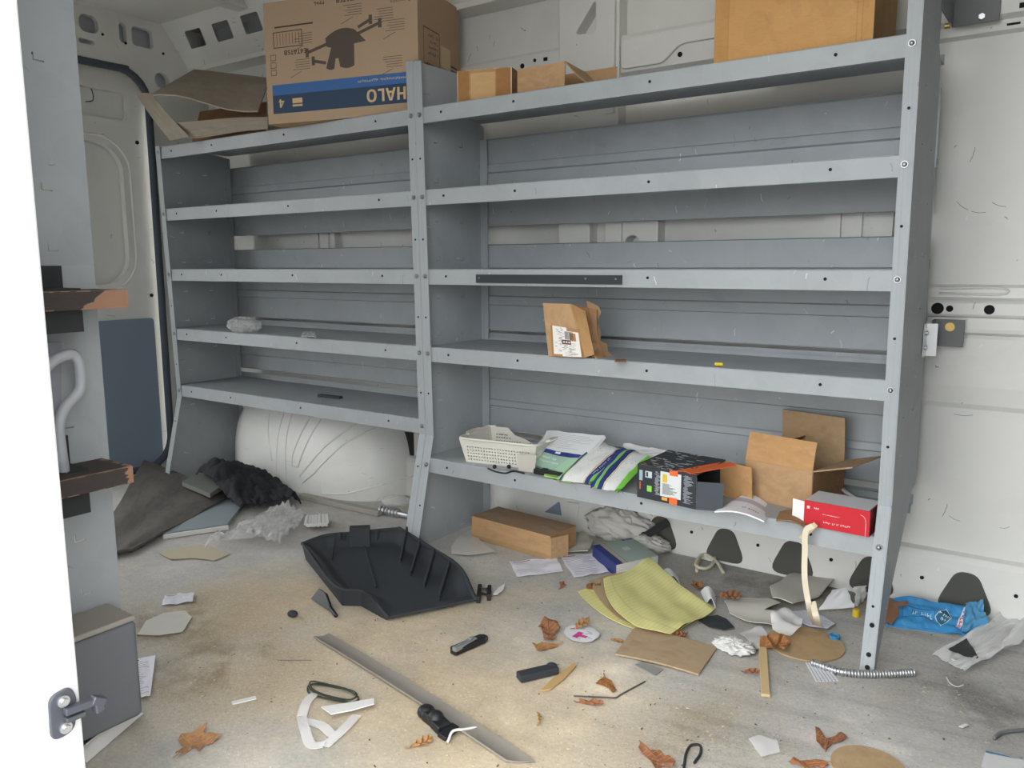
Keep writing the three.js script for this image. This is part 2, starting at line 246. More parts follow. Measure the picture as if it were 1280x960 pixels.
// rear end with the door opening, header holes and rubber seal (left in the picture)
const zc = (z) => z;
const headerHoles = [rrPath(.105, 2.052, .085, .075, .03), rrPath(-.05, 2.048, .035, .085, .016), rrPath(-.145, 2.047, .105, .085, .02), rrPath(.12, 1.975, .07, .022, .01), circ(-.23, 1.87, .038), rrPath(.33, 2.05, .2, .08, .03), rrPath(.6, 2.05, .2, .08, .03)];
const opening = rrPath(.62, .955, 1.54, 1.87, .14);
const wl = struct('wall_left', exX(polyShape([[-.56, -.03], [1.56, -.03], [1.56, 2.15], [-.56, 2.15]], [opening, ...headerHoles]), -3.33, .03), M.white);
struct('header_back', merge([box(-3.365, -3.35, 1.955, 2.15, -.5, 1.5), box(-3.365, -3.35, 1.75, 1.955, -.5, -.205)]), M.rearGrey, wl);
const op = opening.getPoints(8).map((p) => [-3.298, p.y, p.x]);
struct('door_seal', tube(op, .017, true, 200), M.seal, wl);
for (const [z, y] of [[0.046,2.02], [-0.06,2.005], [-0.245,1.996]]) struct('header_hole', new THREE.CylinderGeometry(.006, .006, .004, 10).rotateZ(Math.PI / 2).translate(-3.299, y, z), M.hole, wl);
const door = struct('door_1', exX(polyShape([[-.2, -.03], [.66, -.03], [.66, 1.95], [-.2, 1.95]], [rrPath(.21, 1.732, .58, .128, .03), rrPath(.25, 1.235, .57, .645, .13)]), -3.39, .035), M.white);
struct('door_skin', box(-3.42, -3.405, -.03, 1.95, -.25, .66), M.white, door);
struct('door_bead', tube(rrPath(.25, 1.235, .64, .71, .16).getPoints(8).map((p) => [-3.356, p.y, p.x]), .006, true, 120), M.white, door);
struct('door_trim', exX(polyShape(rounded([[-.13, 0], [.6, 0], [.6, .745], [-.13, .745]], .02)), -3.356, .014), M.trim, door);
for (const [z, y] of [[-0.114,1.576], [-0.133,0.855]]) struct('door_plug', new THREE.CylinderGeometry(.009, .009, .006, 12).rotateZ(Math.PI / 2).translate(-3.354, y, z), M.hole, door);
struct('door_scratch', tube([[0.118,1.799], [0.072,1.797], [0.065,1.746], [0.099,1.734]].map(([z, y]) => [-3.388, y, z]), .002), M.hole, door);

// side with the open sliding door, bulkhead, roof
const wf = struct('wall_front', exZ(polyShape([[-3.36, -.03], [-.905, -.03], [-.905, 2.1], [.47, 2.1], [.47, -.03], [1.25, -.03], [1.25, 2.15], [-3.36, 2.15]]), 1.5, .16, .004), M.jamb);
struct('wall_right', box(.85, .9, -.03, 2.15, -.56, 1.66), M.bulkhead);
const roof = struct('ceiling', box(-3.36, 1.25, 2.13, 2.17, -.56, 1.56), M.white);
for (const x of [-2.75, -2.1, -1.45, -.8, -.15, .5]) struct('roof_bow', exX(polyShape([[-.3, 2.095], [1.4, 2.095], [1.4, 2.131], [-.3, 2.131]]), x, .07), M.white, roof);
{ // slanting roof rail with a row of square cut-outs
  const L = .24, holes = []; for (let x = -3.12; x < 1; x += .207) holes.push(rounded([[x - .07, .09], [x + .05, .09], [x + .07, .17], [x - .05, .17]], .012));
  const g = exZ(polyShape([[-3.3, 0], [1.2, 0], [1.2, L], [-3.3, L]], holes), 0, .004).rotateX(.62).translate(0, 1.945, -.38);
  struct('roof_rail', g, M.white, roof);
  struct('roof_rail_lip', box(-3.3, 1.2, 1.93, 1.95, -.475, -.37), M.white, roof);
  struct('rail_back', box(-3.3, 1.2, 1.95, 2.13, -.475, -.46), M.rearGrey, roof);
}
// striker bolted to the outer edge of the door opening
{
  const t = thing('door_striker', 'grey steel door striker bolted to the white door pillar', 'striker', [-.9, [1.533,0.295][1] - .04, [1.533,0.295][0]], Math.PI / 2);
  part(t, 'base_plate', exZ(polyShape(rounded([[-.02, 0], [.018, .004], [.024, .06], [.016, .08], [-.018, .076]], .02)), -.003, .007, .002), M.striker);
  for (const y of [.017, .062]) part(t, 'bolt', merge([new THREE.CylinderGeometry(.0095, .0095, .004, 18).rotateX(Math.PI / 2).translate(.002, y, .006), new THREE.CylinderGeometry(.006, .006, .006, 6).rotateX(Math.PI / 2).translate(.002, y, .01)]), M.steel);
  part(t, 'hook', merge([bar([.0, .046, .01], [.045, .044, .012], .014, .012), bar([.0, .032, .01], [.03, .031, .01], .014, .008), bar([.042, .048, .012], [.062, .036, .012], .016, .014), bar([.052, .044, .011], [.054, .022, .011], .016, .016)]), M.striker);
}

// ---------- shelving ----------
const ZS = (y) => y > .4 ? -.0225 * (1.514 - y) : -.025 + (.0745 + .025) * (.4 - y) / .4;      // front line of the uprights
const ZB = -.375, LIP = .052, levelsR = [1.514, 1.248, .983, .716, .324], levelsL = [1.514, 1.248, .983, .716, .454];
function cSlot(z, y, s = 1) { const w = .022, h = .019, t = .003; return [[z - w / 2 * s, y - h / 2], [z + w / 2 * s, y - h / 2], [z + w / 2 * s, y - h / 2 + t], [z - w / 2 * s + t * s, y - h / 2 + t], [z - w / 2 * s + t * s, y + h / 2 - t], [z - w / 2 * s, y + h / 2 - t]]; }
function bolts(p, x, ys, z) { for (const y of ys) part(p, 'bolt', merge([new THREE.CylinderGeometry(.0085, .0085, .003, 16).rotateX(Math.PI / 2).translate(x, y, z(y) + .0025), new THREE.SphereGeometry(.006, 12, 8).scale(1, 1, .7).translate(x, y, z(y) + .004)]), M.bolt); }
function sidePanel(g, x, flange, leg, top, slotShift, levels) {
  const back = leg ? [[.05, 0], [-.117, .19], [-.317, .376], [-.36, .382], [-.381, .41]] : [[ZB, 0]];
  const out = [[.0745, 0], [-.025, .4], [ZS(1.514), 1.514], [.002, top], [-.25, top], ...(top > 1.54 ? [[-.25, 1.535]] : []), ...(leg ? [[-.29, 1.5], [-.31, 1.2], [-.357, .85]] : [[ZB, 1.5]]), ...back.reverse()];
  const holes = []; for (let y = 1.42; y > .5; y -= .133) for (const z of [-.1, -.235]) holes.push(cSlot(z + slotShift, y)); if (!leg) for (const y of [.42, .36]) for (const z of [-.1, -.235]) holes.push(cSlot(z, y));
  const p = part(g, 'side_panel', exX(polyShape(out, holes), x, .0025), M.grey);
  // front flange, folded towards the shelves, following the kinked front line
  const w = flange > 0 ? [0, flange] : [flange, 0], F = [];
  for (const [y0, y1] of [[0, .4], [.4, top]]) { const a = y0 ? [ZS(.401), .4] : [.0745, 0], b = y1 > .5 ? [.002, top] : [-.025, .4]; F.push(slab([x + w[0], a[1], a[0]], [w[1] - w[0], 0, 0], [0, b[1] - a[1], b[0] - a[0]], .003)); }
  part(p, 'front_flange', merge(F), M.grey);
  part(p, 'back_flange', box(x + (flange > 0 ? 0 : -.035), x + (flange > 0 ? .035 : 0), leg ? .42 : .01, 1.45, -.352, -.349), M.grey);
  bolts(p, x + flange * .55, levels.map((y) => y - .024), ZS);
  for (const y of levels) part(p, 'screw_hole', new THREE.CylinderGeometry(.0035, .0035, .0012, 10).rotateX(Math.PI / 2).translate(x + flange * .5, y - .165, ZS(y - .165) + .0018), M.hole);
  return p;
}
function shelfPart(g, x0, x1, y, dots) {
  const z = ZS(y - .02) - .003, t = .0018;
  const out = [[z - .014, y - LIP], [z, y - LIP], [z, y - .003], [z - .003, y], [ZB + t, y], [ZB + t, y + .024], [ZB, y + .024], [ZB, y - t], [z - .004, y - t], [z - t, y - .004], [z - t, y - LIP + t], [z - .014, y - LIP + t]];
  const s = part(g, 'shelf', exX(polyShape(out), x0, x1 - x0), M.grey);
  for (const f of dots) part(s, 'screw_hole', new THREE.CylinderGeometry(.0042, .0042, .0012, 10).rotateX(Math.PI / 2).translate(x0 + f * (x1 - x0), y - .024, z + .0004), M.hole);
  return s;
}
function backPanel(g, x0, x1, pts) {                           // folded sheet: [y, z offset] from the bottom up
  const t = .0018, a = pts.map(([y, o]) => [-.362 + o, y]), b = pts.map(([y, o]) => [-.362 + o - t, y]).reverse();
  return part(g, 'back_panel', exX(polyShape([...a, ...b]), x0, x1 - x0), M.grey);
}
function makeUnit(name, label, x0, x1, levels, legLeft, legRight, top, topLeft = top) {
  const g = thing(name, label, 'shelving');
  sidePanel(g, x0, .033, legLeft, topLeft, 0, levels); sidePanel(g, x1, -.03, legRight, top, 0, levels);
  for (const y of levels) shelfPart(g, x0 + .003, x1 - .001, y, [.07, .26, .56, .88]);
  const a = x0 + .006, b = x1 - .004, low = levels[4];
  backPanel(g, a, b, [[1.136, .004], [1.139, 0], [1.328, 0], [1.333, .007], [1.36, .003], [1.364, -.004], [1.448, -.004], [1.452, .006]]);
  backPanel(g, a, b, [[.752, .004], [.755, 0], [.845, 0], [.849, .006], [.878, .003], [.882, -.004], [.982, -.004], [.986, .001], [1.068, .001], [1.071, .007]]);
  backPanel(g, a, b, [[low + .046, .004], [low + .05, 0], [.46, 0], [.464, .006], [.484, .003], [.488, -.003], [.566, -.003], [.57, .003], [.7, .003], [.728, .006]].filter(([y], i) => i < 2 || y > low + .06));
  if (low < .4) backPanel(g, a, b, [[low - .03, 0], [low + .018, 0], [low + .022, .006]]);
  return g;
}
const unitR = makeUnit('shelving_unit', 'wide grey steel shelving with a broken basket and opened boxes on its lowest shelf', -1.492, .0275, levelsR, false, true, 1.66);
const unitL = makeUnit('shelving_unit', 'grey steel shelving standing over the white wheel arch', -3.016, -1.4955, levelsL, false, false, 1.664, 1.516);
{ // fixings of the near end of the right unit, and the strip on its third shelf
  const strip = part(unitR, 'label_strip', box([-1.251,0.93][0], [-0.72,0.936][0], .939, .966, -.0145, -.0085), M.blackMatte, 'black plastic strip along the shelf edge');
  for (const px of [[-1.237,0.943], [-0.839,0.942], [-0.738,0.945]]) part(strip, 'screw_hole', new THREE.CylinderGeometry(.003, .003, .001, 8).rotateX(Math.PI / 2).translate(px[0], .955, -.0078), M.bolt);
  const br = part(unitR, 'wall_bracket', merge([rbox(.075, .075, .004, .002, .078, .805, -.43), rbox(.004, .075, .05, .0015, .042, .805, -.41)]), M.bracket, 'grey bracket bolted to the wall rail');
  part(br, 'bolt', merge([new THREE.CylinderGeometry(.012, .012, .004, 18).rotateX(Math.PI / 2).translate(.08, .822, -.426), new THREE.CylinderGeometry(.007, .007, .008, 6).rotateX(Math.PI / 2).translate(.08, .822, -.422)]), M.brass);
  const an = part(unitR, 'angle_bracket', merge([rbox(.003, .09, .045, .001, .0325, .79, -.335), rbox(.03, .09, .003, .001, .045, .79, -.357)]), M.steel, 'shiny angle bracket on the panel');
  for (const y of [.77, .81]) part(an, 'bolt', new THREE.CylinderGeometry(.007, .007, .008, 6).rotateZ(Math.PI / 2).translate(.036, y, -.33), M.steel);
  const tb = part(unitR, 'wall_bracket', merge([rbox(.11, .1, .004, .002, .085, 1.665, -.425), rbox(.004, .1, .19, .0015, .032, 1.665, -.335)]), M.bracket, 'grey bracket bolted to the upper wall rail');
  part(tb, 'bolt', new THREE.CylinderGeometry(.008, .008, .008, 6).rotateX(Math.PI / 2).translate(.1, 1.63, -.42), M.steel);
  part(tb, 'bolt', new THREE.CylinderGeometry(.007, .007, .012, 6).rotateZ(Math.PI / 2).translate(.038, 1.59, -.3), M.brass);
}
for (const [px, py] of [[-.012, .115], [-.012, .045], [-.012, .015]]) part(unitR, 'screw_hole', new THREE.CylinderGeometry(.006, .006, .0016, 12).rotateX(Math.PI / 2).rotateX(-.24).translate(.0275 + px - .0005, py, ZS(py) + .0022), M.hole);
settle(unitR); settle(unitL);
// end of the shelving on the near side, with its chipped brackets
{
  const g = thing('shelving_unit', 'pale grey shelving end with two chipped dark boards beside the door pillar', 'shelving'), x = -1.316;
  const holes = []; for (const p of [[1.283,1.401], [1.288,1.155], [1.286,1.038], [1.286,0.677], [1.282,0.432], [1.278,0.313], [1.283,0.907]]) holes.push(cSlot(p[0], p[1], -1));
  part(g, 'side_panel', exX(polyShape([[1.206, 0], [1.5, 0], [1.5, 2.12], [1.206, 2.12]], holes), x - .0025, .0025), M.grey);
  part(g, 'front_flange', box(x - .035, x - .0025, 0, 2.12, 1.206, 1.2085), M.grey);
  const chip = (seed, e) => std(0xffffff, .7, { map: canvasMap(256, 128, (c, w, h) => { c.fillStyle = '#3b3431'; c.fillRect(0, 0, w, h); const r = rng(seed); for (let i = 0; i < 200; i++) { c.globalAlpha = .2; c.fillStyle = r() < .5 ? '#5d5048' : '#241f1e'; c.fillRect(r() * w, r() * h, 2 + r() * 14, 1 + r() * 3); } c.globalAlpha = 1; c.fillStyle = '#94705a'; c.beginPath(); c.moveTo(w, 0); c.lineTo(w * (.95 - e * .1), 0); for (let i = 0; i <= 8; i++) c.lineTo(w * (.93 - .1 * e + .04 * r() - .02 * i * e), h * (.1 + .1 * i)); c.lineTo(w * (.95 - .28 * e), h); c.lineTo(w, h); c.fill(); for (let i = 0; i < 30; i++) c.fillRect(r() * w, r() < .5 ? 0 : h - 5, 4 + r() * 20, 2 + 4 * r()); }) });
  const rows = [[.916, .952, 1.206, .965, 1.0, .872], [.557, .592, 1.222, .605, .655, .51]];
  rows.forEach(([y0, y1, z0, p0, p1, low], i) => {
    part(g, 'bracket_board', new THREE.BoxGeometry(.12, y1 - y0, 1.5 - z0).translate(-1.256, (y0 + y1) / 2, (z0 + 1.5) / 2).translate(0, 0, 0), chip(40 + i, 1 - i), 'dark painted board chipped to bare wood');
    part(g, 'angle_iron', merge([box(-1.314, -1.308, y1, p1, z0 + .07, 1.49), box(-1.314, -1.24, y1, y1 + .004, z0 + .07, 1.49)]), M.dark, 'dark angle iron above the board');
    part(g, 'angle_iron', box(-1.314, -1.22, low, y0, z0 + .08, 1.49), M.dark, 'dark angle iron under the board');
  });
  settle(g);
  const h = thing('grab_handle', 'pale grey plastic grab handle on the near shelving end', 'handle');
  part(h, 'rim', tube([[1.353,0.802], [1.329,0.82], [1.298,0.826], [1.288,0.814], [1.286,0.769], [1.292,0.75], [1.319,0.725], [1.334,0.692], [1.335,0.644], [1.333,0.598]].map(([z, y]) => [-1.25, y, z]), .011), std(0xa9acb2, .5));
  part(h, 'inset', slab([-1.285, [1.348,0.61][1], 1.49], [0, 0, [1.322,0.703][0] - 1.49], [0, .24, -.02], .01), std(0x8d8f98, .6), 'grey panel inside the handle');
  settle(h);
  const c = thing('wheel_cover', 'dark plastic cover box on the floor at the near shelving end', 'cover');
  part(c, 'body', rbox(.11, .215, .24, .012, -1.256, .1525, 1.355), std(0x686b70, .55));
  part(c, 'lid', rbox(.108, .012, .236, .004, -1.256, .266, 1.355), std(0x9b948c, .6), 'dusty lighter top');
  settle(c);
}

// ---------- things on the shelves ----------
const at = ([x, y], z) => [x, y, z], on = ([x, z], y) => [x, y, z];
// a board between four points in space (a-b along the bottom, d-c along the top), bent by bulge along its normal
function q3([a, b, c, d], t = .003, bulge = () => 0, n = 8) {
  const A = V(...a), nn = V(...b).sub(A).cross(V(...d).sub(A)).normalize();
  return patch((u, v) => { const p = V().addScaledVector(A, (1 - u) * (1 - v)).addScaledVector(V(...b), u * (1 - v)).addScaledVector(V(...c), u * v).addScaledVector(V(...d), (1 - u) * v).addScaledVector(nn, bulge(u, v)); return p.toArray(); }, n, n, t);
}
// closed carton: x along its front, z towards the viewer (front at z = 0), origin at the front-left bottom corner
function closedBox(name, label, category, pos, turn, w, d, h, m, tilt = 0) {
  const g = thing(name, label, category, pos, turn), t = .004; g.rotation.z = tilt;
  part(g, 'front_panel', slab([0, 0, -t / 2], [w, 0, 0], [0, h, 0], t), m.front ?? m.side);
  part(g, 'back_panel', slab([w, 0, -d + t / 2], [-w, 0, 0], [0, h, 0], t), m.side);
  part(g, 'side_panel', slab([w - t / 2, 0, -t], [0, 0, -d + 2 * t], [0, h, 0], t), m.right ?? m.side);
  part(g, 'side_panel', slab([t / 2, 0, -d + t], [0, 0, d - 2 * t], [0, h, 0], t), m.left ?? m.side);
  part(g, 'top_panel', slab([t, h - t / 2, -t], [w - 2 * t, 0, 0], [0, 0, -d + 2 * t], t), m.top ?? m.side);
  part(g, 'bottom_panel', slab([t, t / 2, -t], [w - 2 * t, 0, 0], [0, 0, -d + 2 * t], t), m.side);
  return g;
}
const flip = (x, w, h) => { x.translate(w, h); x.rotate(Math.PI); };
const ink = '#4a3d33';
const haloFront = print(1024, 720, (x, w, h) => {
  x.fillStyle = '#b49b80'; x.fillRect(0, 0, w, h); const r = rng(8);
  for (let i = 0; i < 3000; i++) { x.globalAlpha = .08; x.fillStyle = r() < .5 ? '#6e4c2a' : '#e9cba0'; x.fillRect(r() * w, r() * h, 3 + r() * 14, 1); } x.globalAlpha = 1;
  flip(x, w, h);                                             // the carton stands on its head
  x.fillStyle = '#31465f'; x.fillRect(0, 60, w - 40, 110); x.fillStyle = '#3d6ba5'; x.fillRect(0, 170, w - 40, 62);
  x.fillStyle = '#d9b98c'; x.font = 'bold 100px sans-serif'; x.fillText('HALO', 74, 152); x.font = 'bold 70px sans-serif'; x.fillText('4', w - 120, 145);
  x.fillRect(w - 250, 95, 70, 12); x.fillRect(w - 250, 114, 70, 30); scrib(x, 60, 196, 330, 16, 3);
  x.fillStyle = '#5b5049'; x.strokeStyle = '#5b5049';        // drawing of a recessed can between two hanger bars
  x.beginPath(); x.moveTo(410, 300); x.lineTo(408, 420); x.quadraticCurveTo(470, 470, 540, 420); x.lineTo(560, 420); x.lineTo(600, 300); x.quadraticCurveTo(575, 280, 545, 292); x.lineTo(535, 350); x.lineTo(515, 350); x.lineTo(505, 300); x.quadraticCurveTo(455, 276, 410, 300); x.fill();
  x.beginPath(); x.moveTo(330, 430); x.lineTo(430, 420); x.quadraticCurveTo(500, 400, 590, 420); x.lineTo(600, 470); x.quadraticCurveTo(500, 545, 400, 500); x.closePath(); x.fill();
  x.lineWidth = 18; for (const [a, b, c, d] of [[400, 470, 240, 520], [580, 440, 730, 400], [380, 510, 300, 545], [600, 330, 690, 350]]) { x.beginPath(); x.moveTo(a, b); x.lineTo(c, d); x.stroke(); x.fillRect(c - 14, d - 26, 22, 52); }
  x.lineWidth = 2; for (const [a, b] of [[100, 270], [80, 470], [150, 540], [690, 460], [710, 310], [350, 585]]) { lines(x, a, b, 130, 5, 14, 3, '#5b5049', r, .3); x.beginPath(); x.moveTo(a + 60, b - 12); x.lineTo(a + 140, b - 44); x.stroke(); }
  x.fillStyle = ink; x.font = 'bold 40px sans-serif'; x.fillText('E4TATSB', 360, 690); x.fillText('E4TATSB', 730, 430); x.font = '26px sans-serif'; scrib(x, 600, 664, 70, 26, 5); x.fillText('COOPER', 70, 640); x.beginPath(); x.arc(48, 632, 13, 0, 7); x.fill();
  x.lineWidth = 5; x.strokeStyle = ink; x.strokeRect(760, 450, 200, 90); x.lineWidth = 3; for (let i = 1; i < 9; i++) { x.beginPath(); x.moveTo(760 + i * 22, 462); x.lineTo(760 + i * 22, 530); x.stroke(); } x.fillRect(680, 565, 270, 9); x.fillRect(450, 705, 180, 12);
  for (let i = 0; i < 3; i++) x.strokeRect(950, 290 + i * 44, 36, 32);
});
const haloSide = print(512, 640, (x, w, h) => {
  x.fillStyle = '#a78b70'; x.fillRect(0, 0, w, h); const r = rng(9); for (let i = 0; i < 1500; i++) { x.globalAlpha = .08; x.fillStyle = r() < .5 ? '#5e4022' : '#dcbd92'; x.fillRect(r() * w, r() * h, 3 + r() * 12, 1); } x.globalAlpha = 1;
  x.strokeStyle = ink; x.lineWidth = 5; x.strokeRect(60, 200, 190, 180); x.fillStyle = '#c2aa88'; x.fillRect(270, 250, 120, 110);
  x.save(); x.translate(250, 400); x.rotate(Math.PI); x.fillStyle = ink; x.font = 'bold 40px sans-serif'; x.fillText('E4TATSB', 0, 30); for (let i = 0; i < 4; i++) scrib(x, 20, 72 + 30 * i, 110, 18, 11 + i); x.restore();
  x.fillStyle = ink; x.save(); x.translate(480, 470); x.rotate(Math.PI); for (let i = 0; i < 7; i++) x.fillRect(0, i * 22, 60 + 30 * r(), 9); x.restore();
});
const halo = closedBox('printed_carton', 'large brown carton with a blue band and upside-down HALO lettering', 'box', [-1.535 - .63 * Math.cos(.237), 1.5145, -.07 + .63 * Math.sin(.237)], .237, .63, .33, .424, { front: haloFront, right: haloSide, side: M.kraft });
{
  const g = thing('flattened_carton', 'crushed greyish carton with torn flaps beside the large printed carton', 'box');
  part(g, 'flap', q3([at([-2.868,1.7], .1), at([-2.256,1.582], .04), at([-2.594,1.802], -.3), at([-3.141,1.912], -.3)], .005, (u, v) => .014 * Math.sin(6 * u) * (1 - v)), M.kraftGrey);
  part(g, 'panel', q3([at([-2.738,1.524], .02), at([-2.245,1.521], .0), at([-2.192,1.552], .04), at([-2.778,1.589], .07)], .005, (u, v) => .006 * Math.sin(7 * u)), M.kraftGrey);
  part(g, 'flap', q3([at([-2.777,1.511], .08), at([-2.687,1.523], .05), at([-2.872,1.709], .09), at([-2.94,1.715], .12)], .005, (u, v) => .012 * Math.sin(3 * v)), M.kraftGrey);
  part(g, 'panel', q3([on([-2.83,-0.055], 1.518), on([-2.312,-0.041], 1.518), at([-2.628,1.706], -.3), at([-3.116,1.717], -.3)], .005), M.kraftDark);
  settle(g);
}
const taped = card('#b38a5c', 31, (x, w, h, r) => { x.globalAlpha = .45; x.fillStyle = '#8f5c2c'; x.fillRect(w * .72, 0, w * .28, h); x.fillRect(0, 0, w * .22, h); x.globalAlpha = .5; x.fillStyle = '#e2c08c'; x.fillRect(w * .25, h * .1, w * .45, h * .8); x.globalAlpha = .8; x.fillStyle = '#efe3cf'; x.fillRect(w - 8, 0, 8, h); x.fillRect(0, 0, 5, h); for (let i = 0; i < 12; i++) x.fillRect(r() * w, 0, 10 + r() * 30, 5); });
closedBox('shipping_carton', 'small closed brown carton with worn tape beside the middle upright', 'box', [-1.335, 1.5145, -.03], .3, .185, .125, .1, { front: taped, right: card('#98704a', 32), side: M.kraft });
{
  const g = thing('open_carton', 'low opened carton with a curled flap beside the small taped carton', 'box'), y = 1.5145;
  const a = at([-1.118,1.537], -.06), b = at([-0.946,1.536], -.06); a[1] = b[1] = y;
  part(g, 'front_panel', q3([a, b, [b[0], y + .082, -.06], [a[0], y + .082, -.06]]), M.kraft);
  part(g, 'side_panel', q3([[a[0], y, -.2], a, [a[0], y + .082, -.06], [a[0], y + .082, -.2]]), M.kraftIn);
  part(g, 'back_panel', q3([[a[0], y, -.2], [b[0] + .1, y, -.2], [b[0] + .1, y + .08, -.2], [a[0], y + .08, -.2]]), M.kraft);
  part(g, 'bottom_panel', q3([[a[0], y + .002, -.06], [b[0] + .1, y + .002, -.06], [b[0] + .1, y + .002, -.2], [a[0], y + .002, -.2]]), M.kraftIn);
  part(g, 'flap', patch((u, v) => [b[0] + .1 * u, y + .004 + (.078 - .01 * v) * (1 - u) ** 1.6, -.06 - .12 * v], 10, 4, .003), M.kraftIn);
  settle(g);
}
const bigCard = card('#bd9058', 33, (x, w, h) => { x.globalAlpha = .25; x.fillStyle = '#7d5424'; x.fillRect(w * .09, 0, 4, h); x.fillRect(w * .9, 0, 3, h); x.fillRect(w * .93, 0, 3, h); x.globalAlpha = .15; x.fillRect(0, 0, w * .09, h); });
closedBox('tall_carton', 'tall plain tan carton at the near end of the top shelf', 'box', [-.463, 1.5145, -.012], .03, .385, .3, .48, { front: bigCard, side: M.kraftWarm });

{ // torn carton corner with a shipping label on the fourth shelf
  const g = thing('torn_carton', 'torn brown carton corner with a white label on the fourth shelf', 'box'), y = .718;
  const lab = print(256, 256, (x, w, h) => { x.fillStyle = '#a77d4e'; x.fillRect(0, 0, w, h); x.fillStyle = '#e7e4df'; x.fillRect(20, 0, 130, 236); x.fillRect(96, 30, 150, 222); x.fillStyle = '#a77d4e'; x.fillRect(170, 44, 50, 70); const r = rng(3); x.fillStyle = '#3c3836'; for (let i = 0; i < 26; i++) { x.fillRect(28 + r() * 90, 8 + i * 8, 10 + r() * 26, 3); x.fillRect(110 + r() * 60, 120 + i * 5, 10 + r() * 50, 2); } x.fillStyle = '#5a3f3a'; x.fillRect(100, 108, 76, 40); x.fillStyle = '#e9d9d0'; for (let i = 0; i < 3; i++) { x.beginPath(); x.arc(118 + 22 * i, 128, 8, 0, 7); x.fill(); } x.fillStyle = '#2b2b2b'; for (let i = 0; i < 14; i++) x.fillRect(130 + i * 5, 34, 2 + r() * 2, 70); });
  const p1 = part(g, 'panel', q3([at([-0.975,0.714], -.02), at([-0.843,0.718], -.015), at([-0.904,0.878], -.03), at([-1.003,0.878], -.03)], .004, (u, v) => .004 * Math.sin(3 * u)), M.kraft);
  p1.geometry.translate(0, 0, 0);
  part(p1, 'label', q3([at([-0.958,0.716], -.012), at([-0.844,0.719], -.007), at([-0.864,0.802], -.017), at([-0.968,0.812], -.017)], .0012, (u, v) => .004 * Math.sin(3 * u)), lab, 'white shipping label');
  part(g, 'panel', q3([at([-0.843,0.718], -.015), at([-0.818,0.728], -.03), at([-0.87,0.855], -.06), at([-0.904,0.878], -.03)], .004, (u, v) => .006 * Math.sin(3 * v)), M.kraftWarm);
  part(g, 'panel', q3([at([-0.821,0.718], -.03), at([-0.807,0.717], -.08), at([-0.848,0.861], -.1), at([-0.949,0.876], -.1)], .004, (u, v) => -.02 * Math.sin(3 * v)), M.kraftDark);
  part(g, 'panel', q3([at([-0.81,0.714], -.03), at([-0.804,0.716], -.12), at([-0.851,0.872], -.13), at([-0.894,0.892], -.12)], .004, (u, v) => -.03 * Math.sin(3 * v) - .008 * Math.sin(20 * v)), M.kraft);
  settle(g);
}
solo('ear_plug', 'tiny yellow foam plug on the fourth shelf', 'plug', new THREE.CapsuleGeometry(.005, .015, 4, 10).rotateZ(Math.PI / 2).rotateY(.3).translate(...on([-0.429,-0.034], .7245)), std(0xd9b92c, .7));
solo('card_scrap', 'small dark scrap right of the torn carton corner', 'scrap', quad([[-0.722,0.023], [-0.693,0.004], [-0.722,-0.048], [-0.746,-0.032]], .7165, .002), M.kraftDark);

{ // broken basket: four pierced walls, rim, handles
  const g = thing('plastic_basket', 'white perforated plastic basket with a broken rim', 'basket', on([-1.322,-0.036], .3245), .16), w = .255, d = .2, h = .085, m = std(0xdedbd0, .5);
  const wallShape = (L, cut) => { const e = .018, o = [[0, 0], [L, 0], [L + e, h], ...(cut ?? []), [-e, h]], holes = []; for (let y = .012; y < h - .018; y += .0115) for (let x = .012; x < L - .008; x += .0105) if (!cut || !cut.some((c) => Math.hypot(c[0] - x, c[1] - y) < .022 || (x > .06 && x < .14 && y > .035))) holes.push(circ(x, y, .0034, 5)); return polyShape(o, holes); };
  const wall = (L, cut) => exZ(wallShape(L, cut), -.001, .002).rotateX(.2);
  part(g, 'wall', wall(w), m);
  part(g, 'wall', wall(w, [[.2, h], [.17, .06], [.13, .05], [.085, .03], [.06, .06], [.045, h]]).rotateY(Math.PI).translate(w, 0, -d), m, 'broken back wall');
  part(g, 'wall', wall(d).rotateY(Math.PI / 2).translate(w, 0, 0), m); part(g, 'wall', wall(d).rotateY(-Math.PI / 2).translate(0, 0, -d), m);
  part(g, 'bottom', box(0, w, 0, .003, -d, 0), m);
  const e = .018; part(g, 'rim', tube([[.0, h, -d - e], [-e, h, -d - e * .4], [-e, h, -d * .5], [-e, h, e * .4], [0, h, e], [w * .5, h, e], [w, h, e], [w + e, h, e * .5], [w + e, h, -d * .5], [w + e, h, -d], [w, h, -d - e], [w * .85, h - .002, -d - e]], .0045), m);
  part(g, 'handle', tube([[w + e, h, -d * .75], [w + e + .012, h + .002, -d * .7], [w + e + .012, h + .002, -d * .3], [w + e, h, -d * .25]], .005), m);
  part(g, 'handle', tube([[-e, h, -d * .75], [-e - .012, h + .002, -d * .7], [-e - .012, h + .002, -d * .3], [-e, h, -d * .25]], .005), m);
}
const S5 = .3245;
solo('grey_card', 'small grey-beige card leaning at the basket corner', 'card', q3([on([-1.097,-0.027], .326), on([-1.042,-0.04], .326), at([-1.02,0.391], -.02), at([-1.098,0.383], -.02)], .002), M.greyPaper);
{
  const g = thing('cable_clip', 'short black cable with two knobs in front of the basket', 'cable');
  part(g, 'cable', tube([on([-1.193,0.011], .3285), on([-1.147,0.03], .3285), on([-1.109,0.028], .3285), on([-1.105,-0.011], .3285), on([-1.06,-0.005], .3285)], .003), M.blackPlastic);
  for (const p of [[-1.182,-0.01], [-1.143,-0.037]]) part(g, 'knob', new THREE.SphereGeometry(.007, 12, 8).translate(p[0], .332, p[1]), M.blackPlastic);
  settle(g);
}
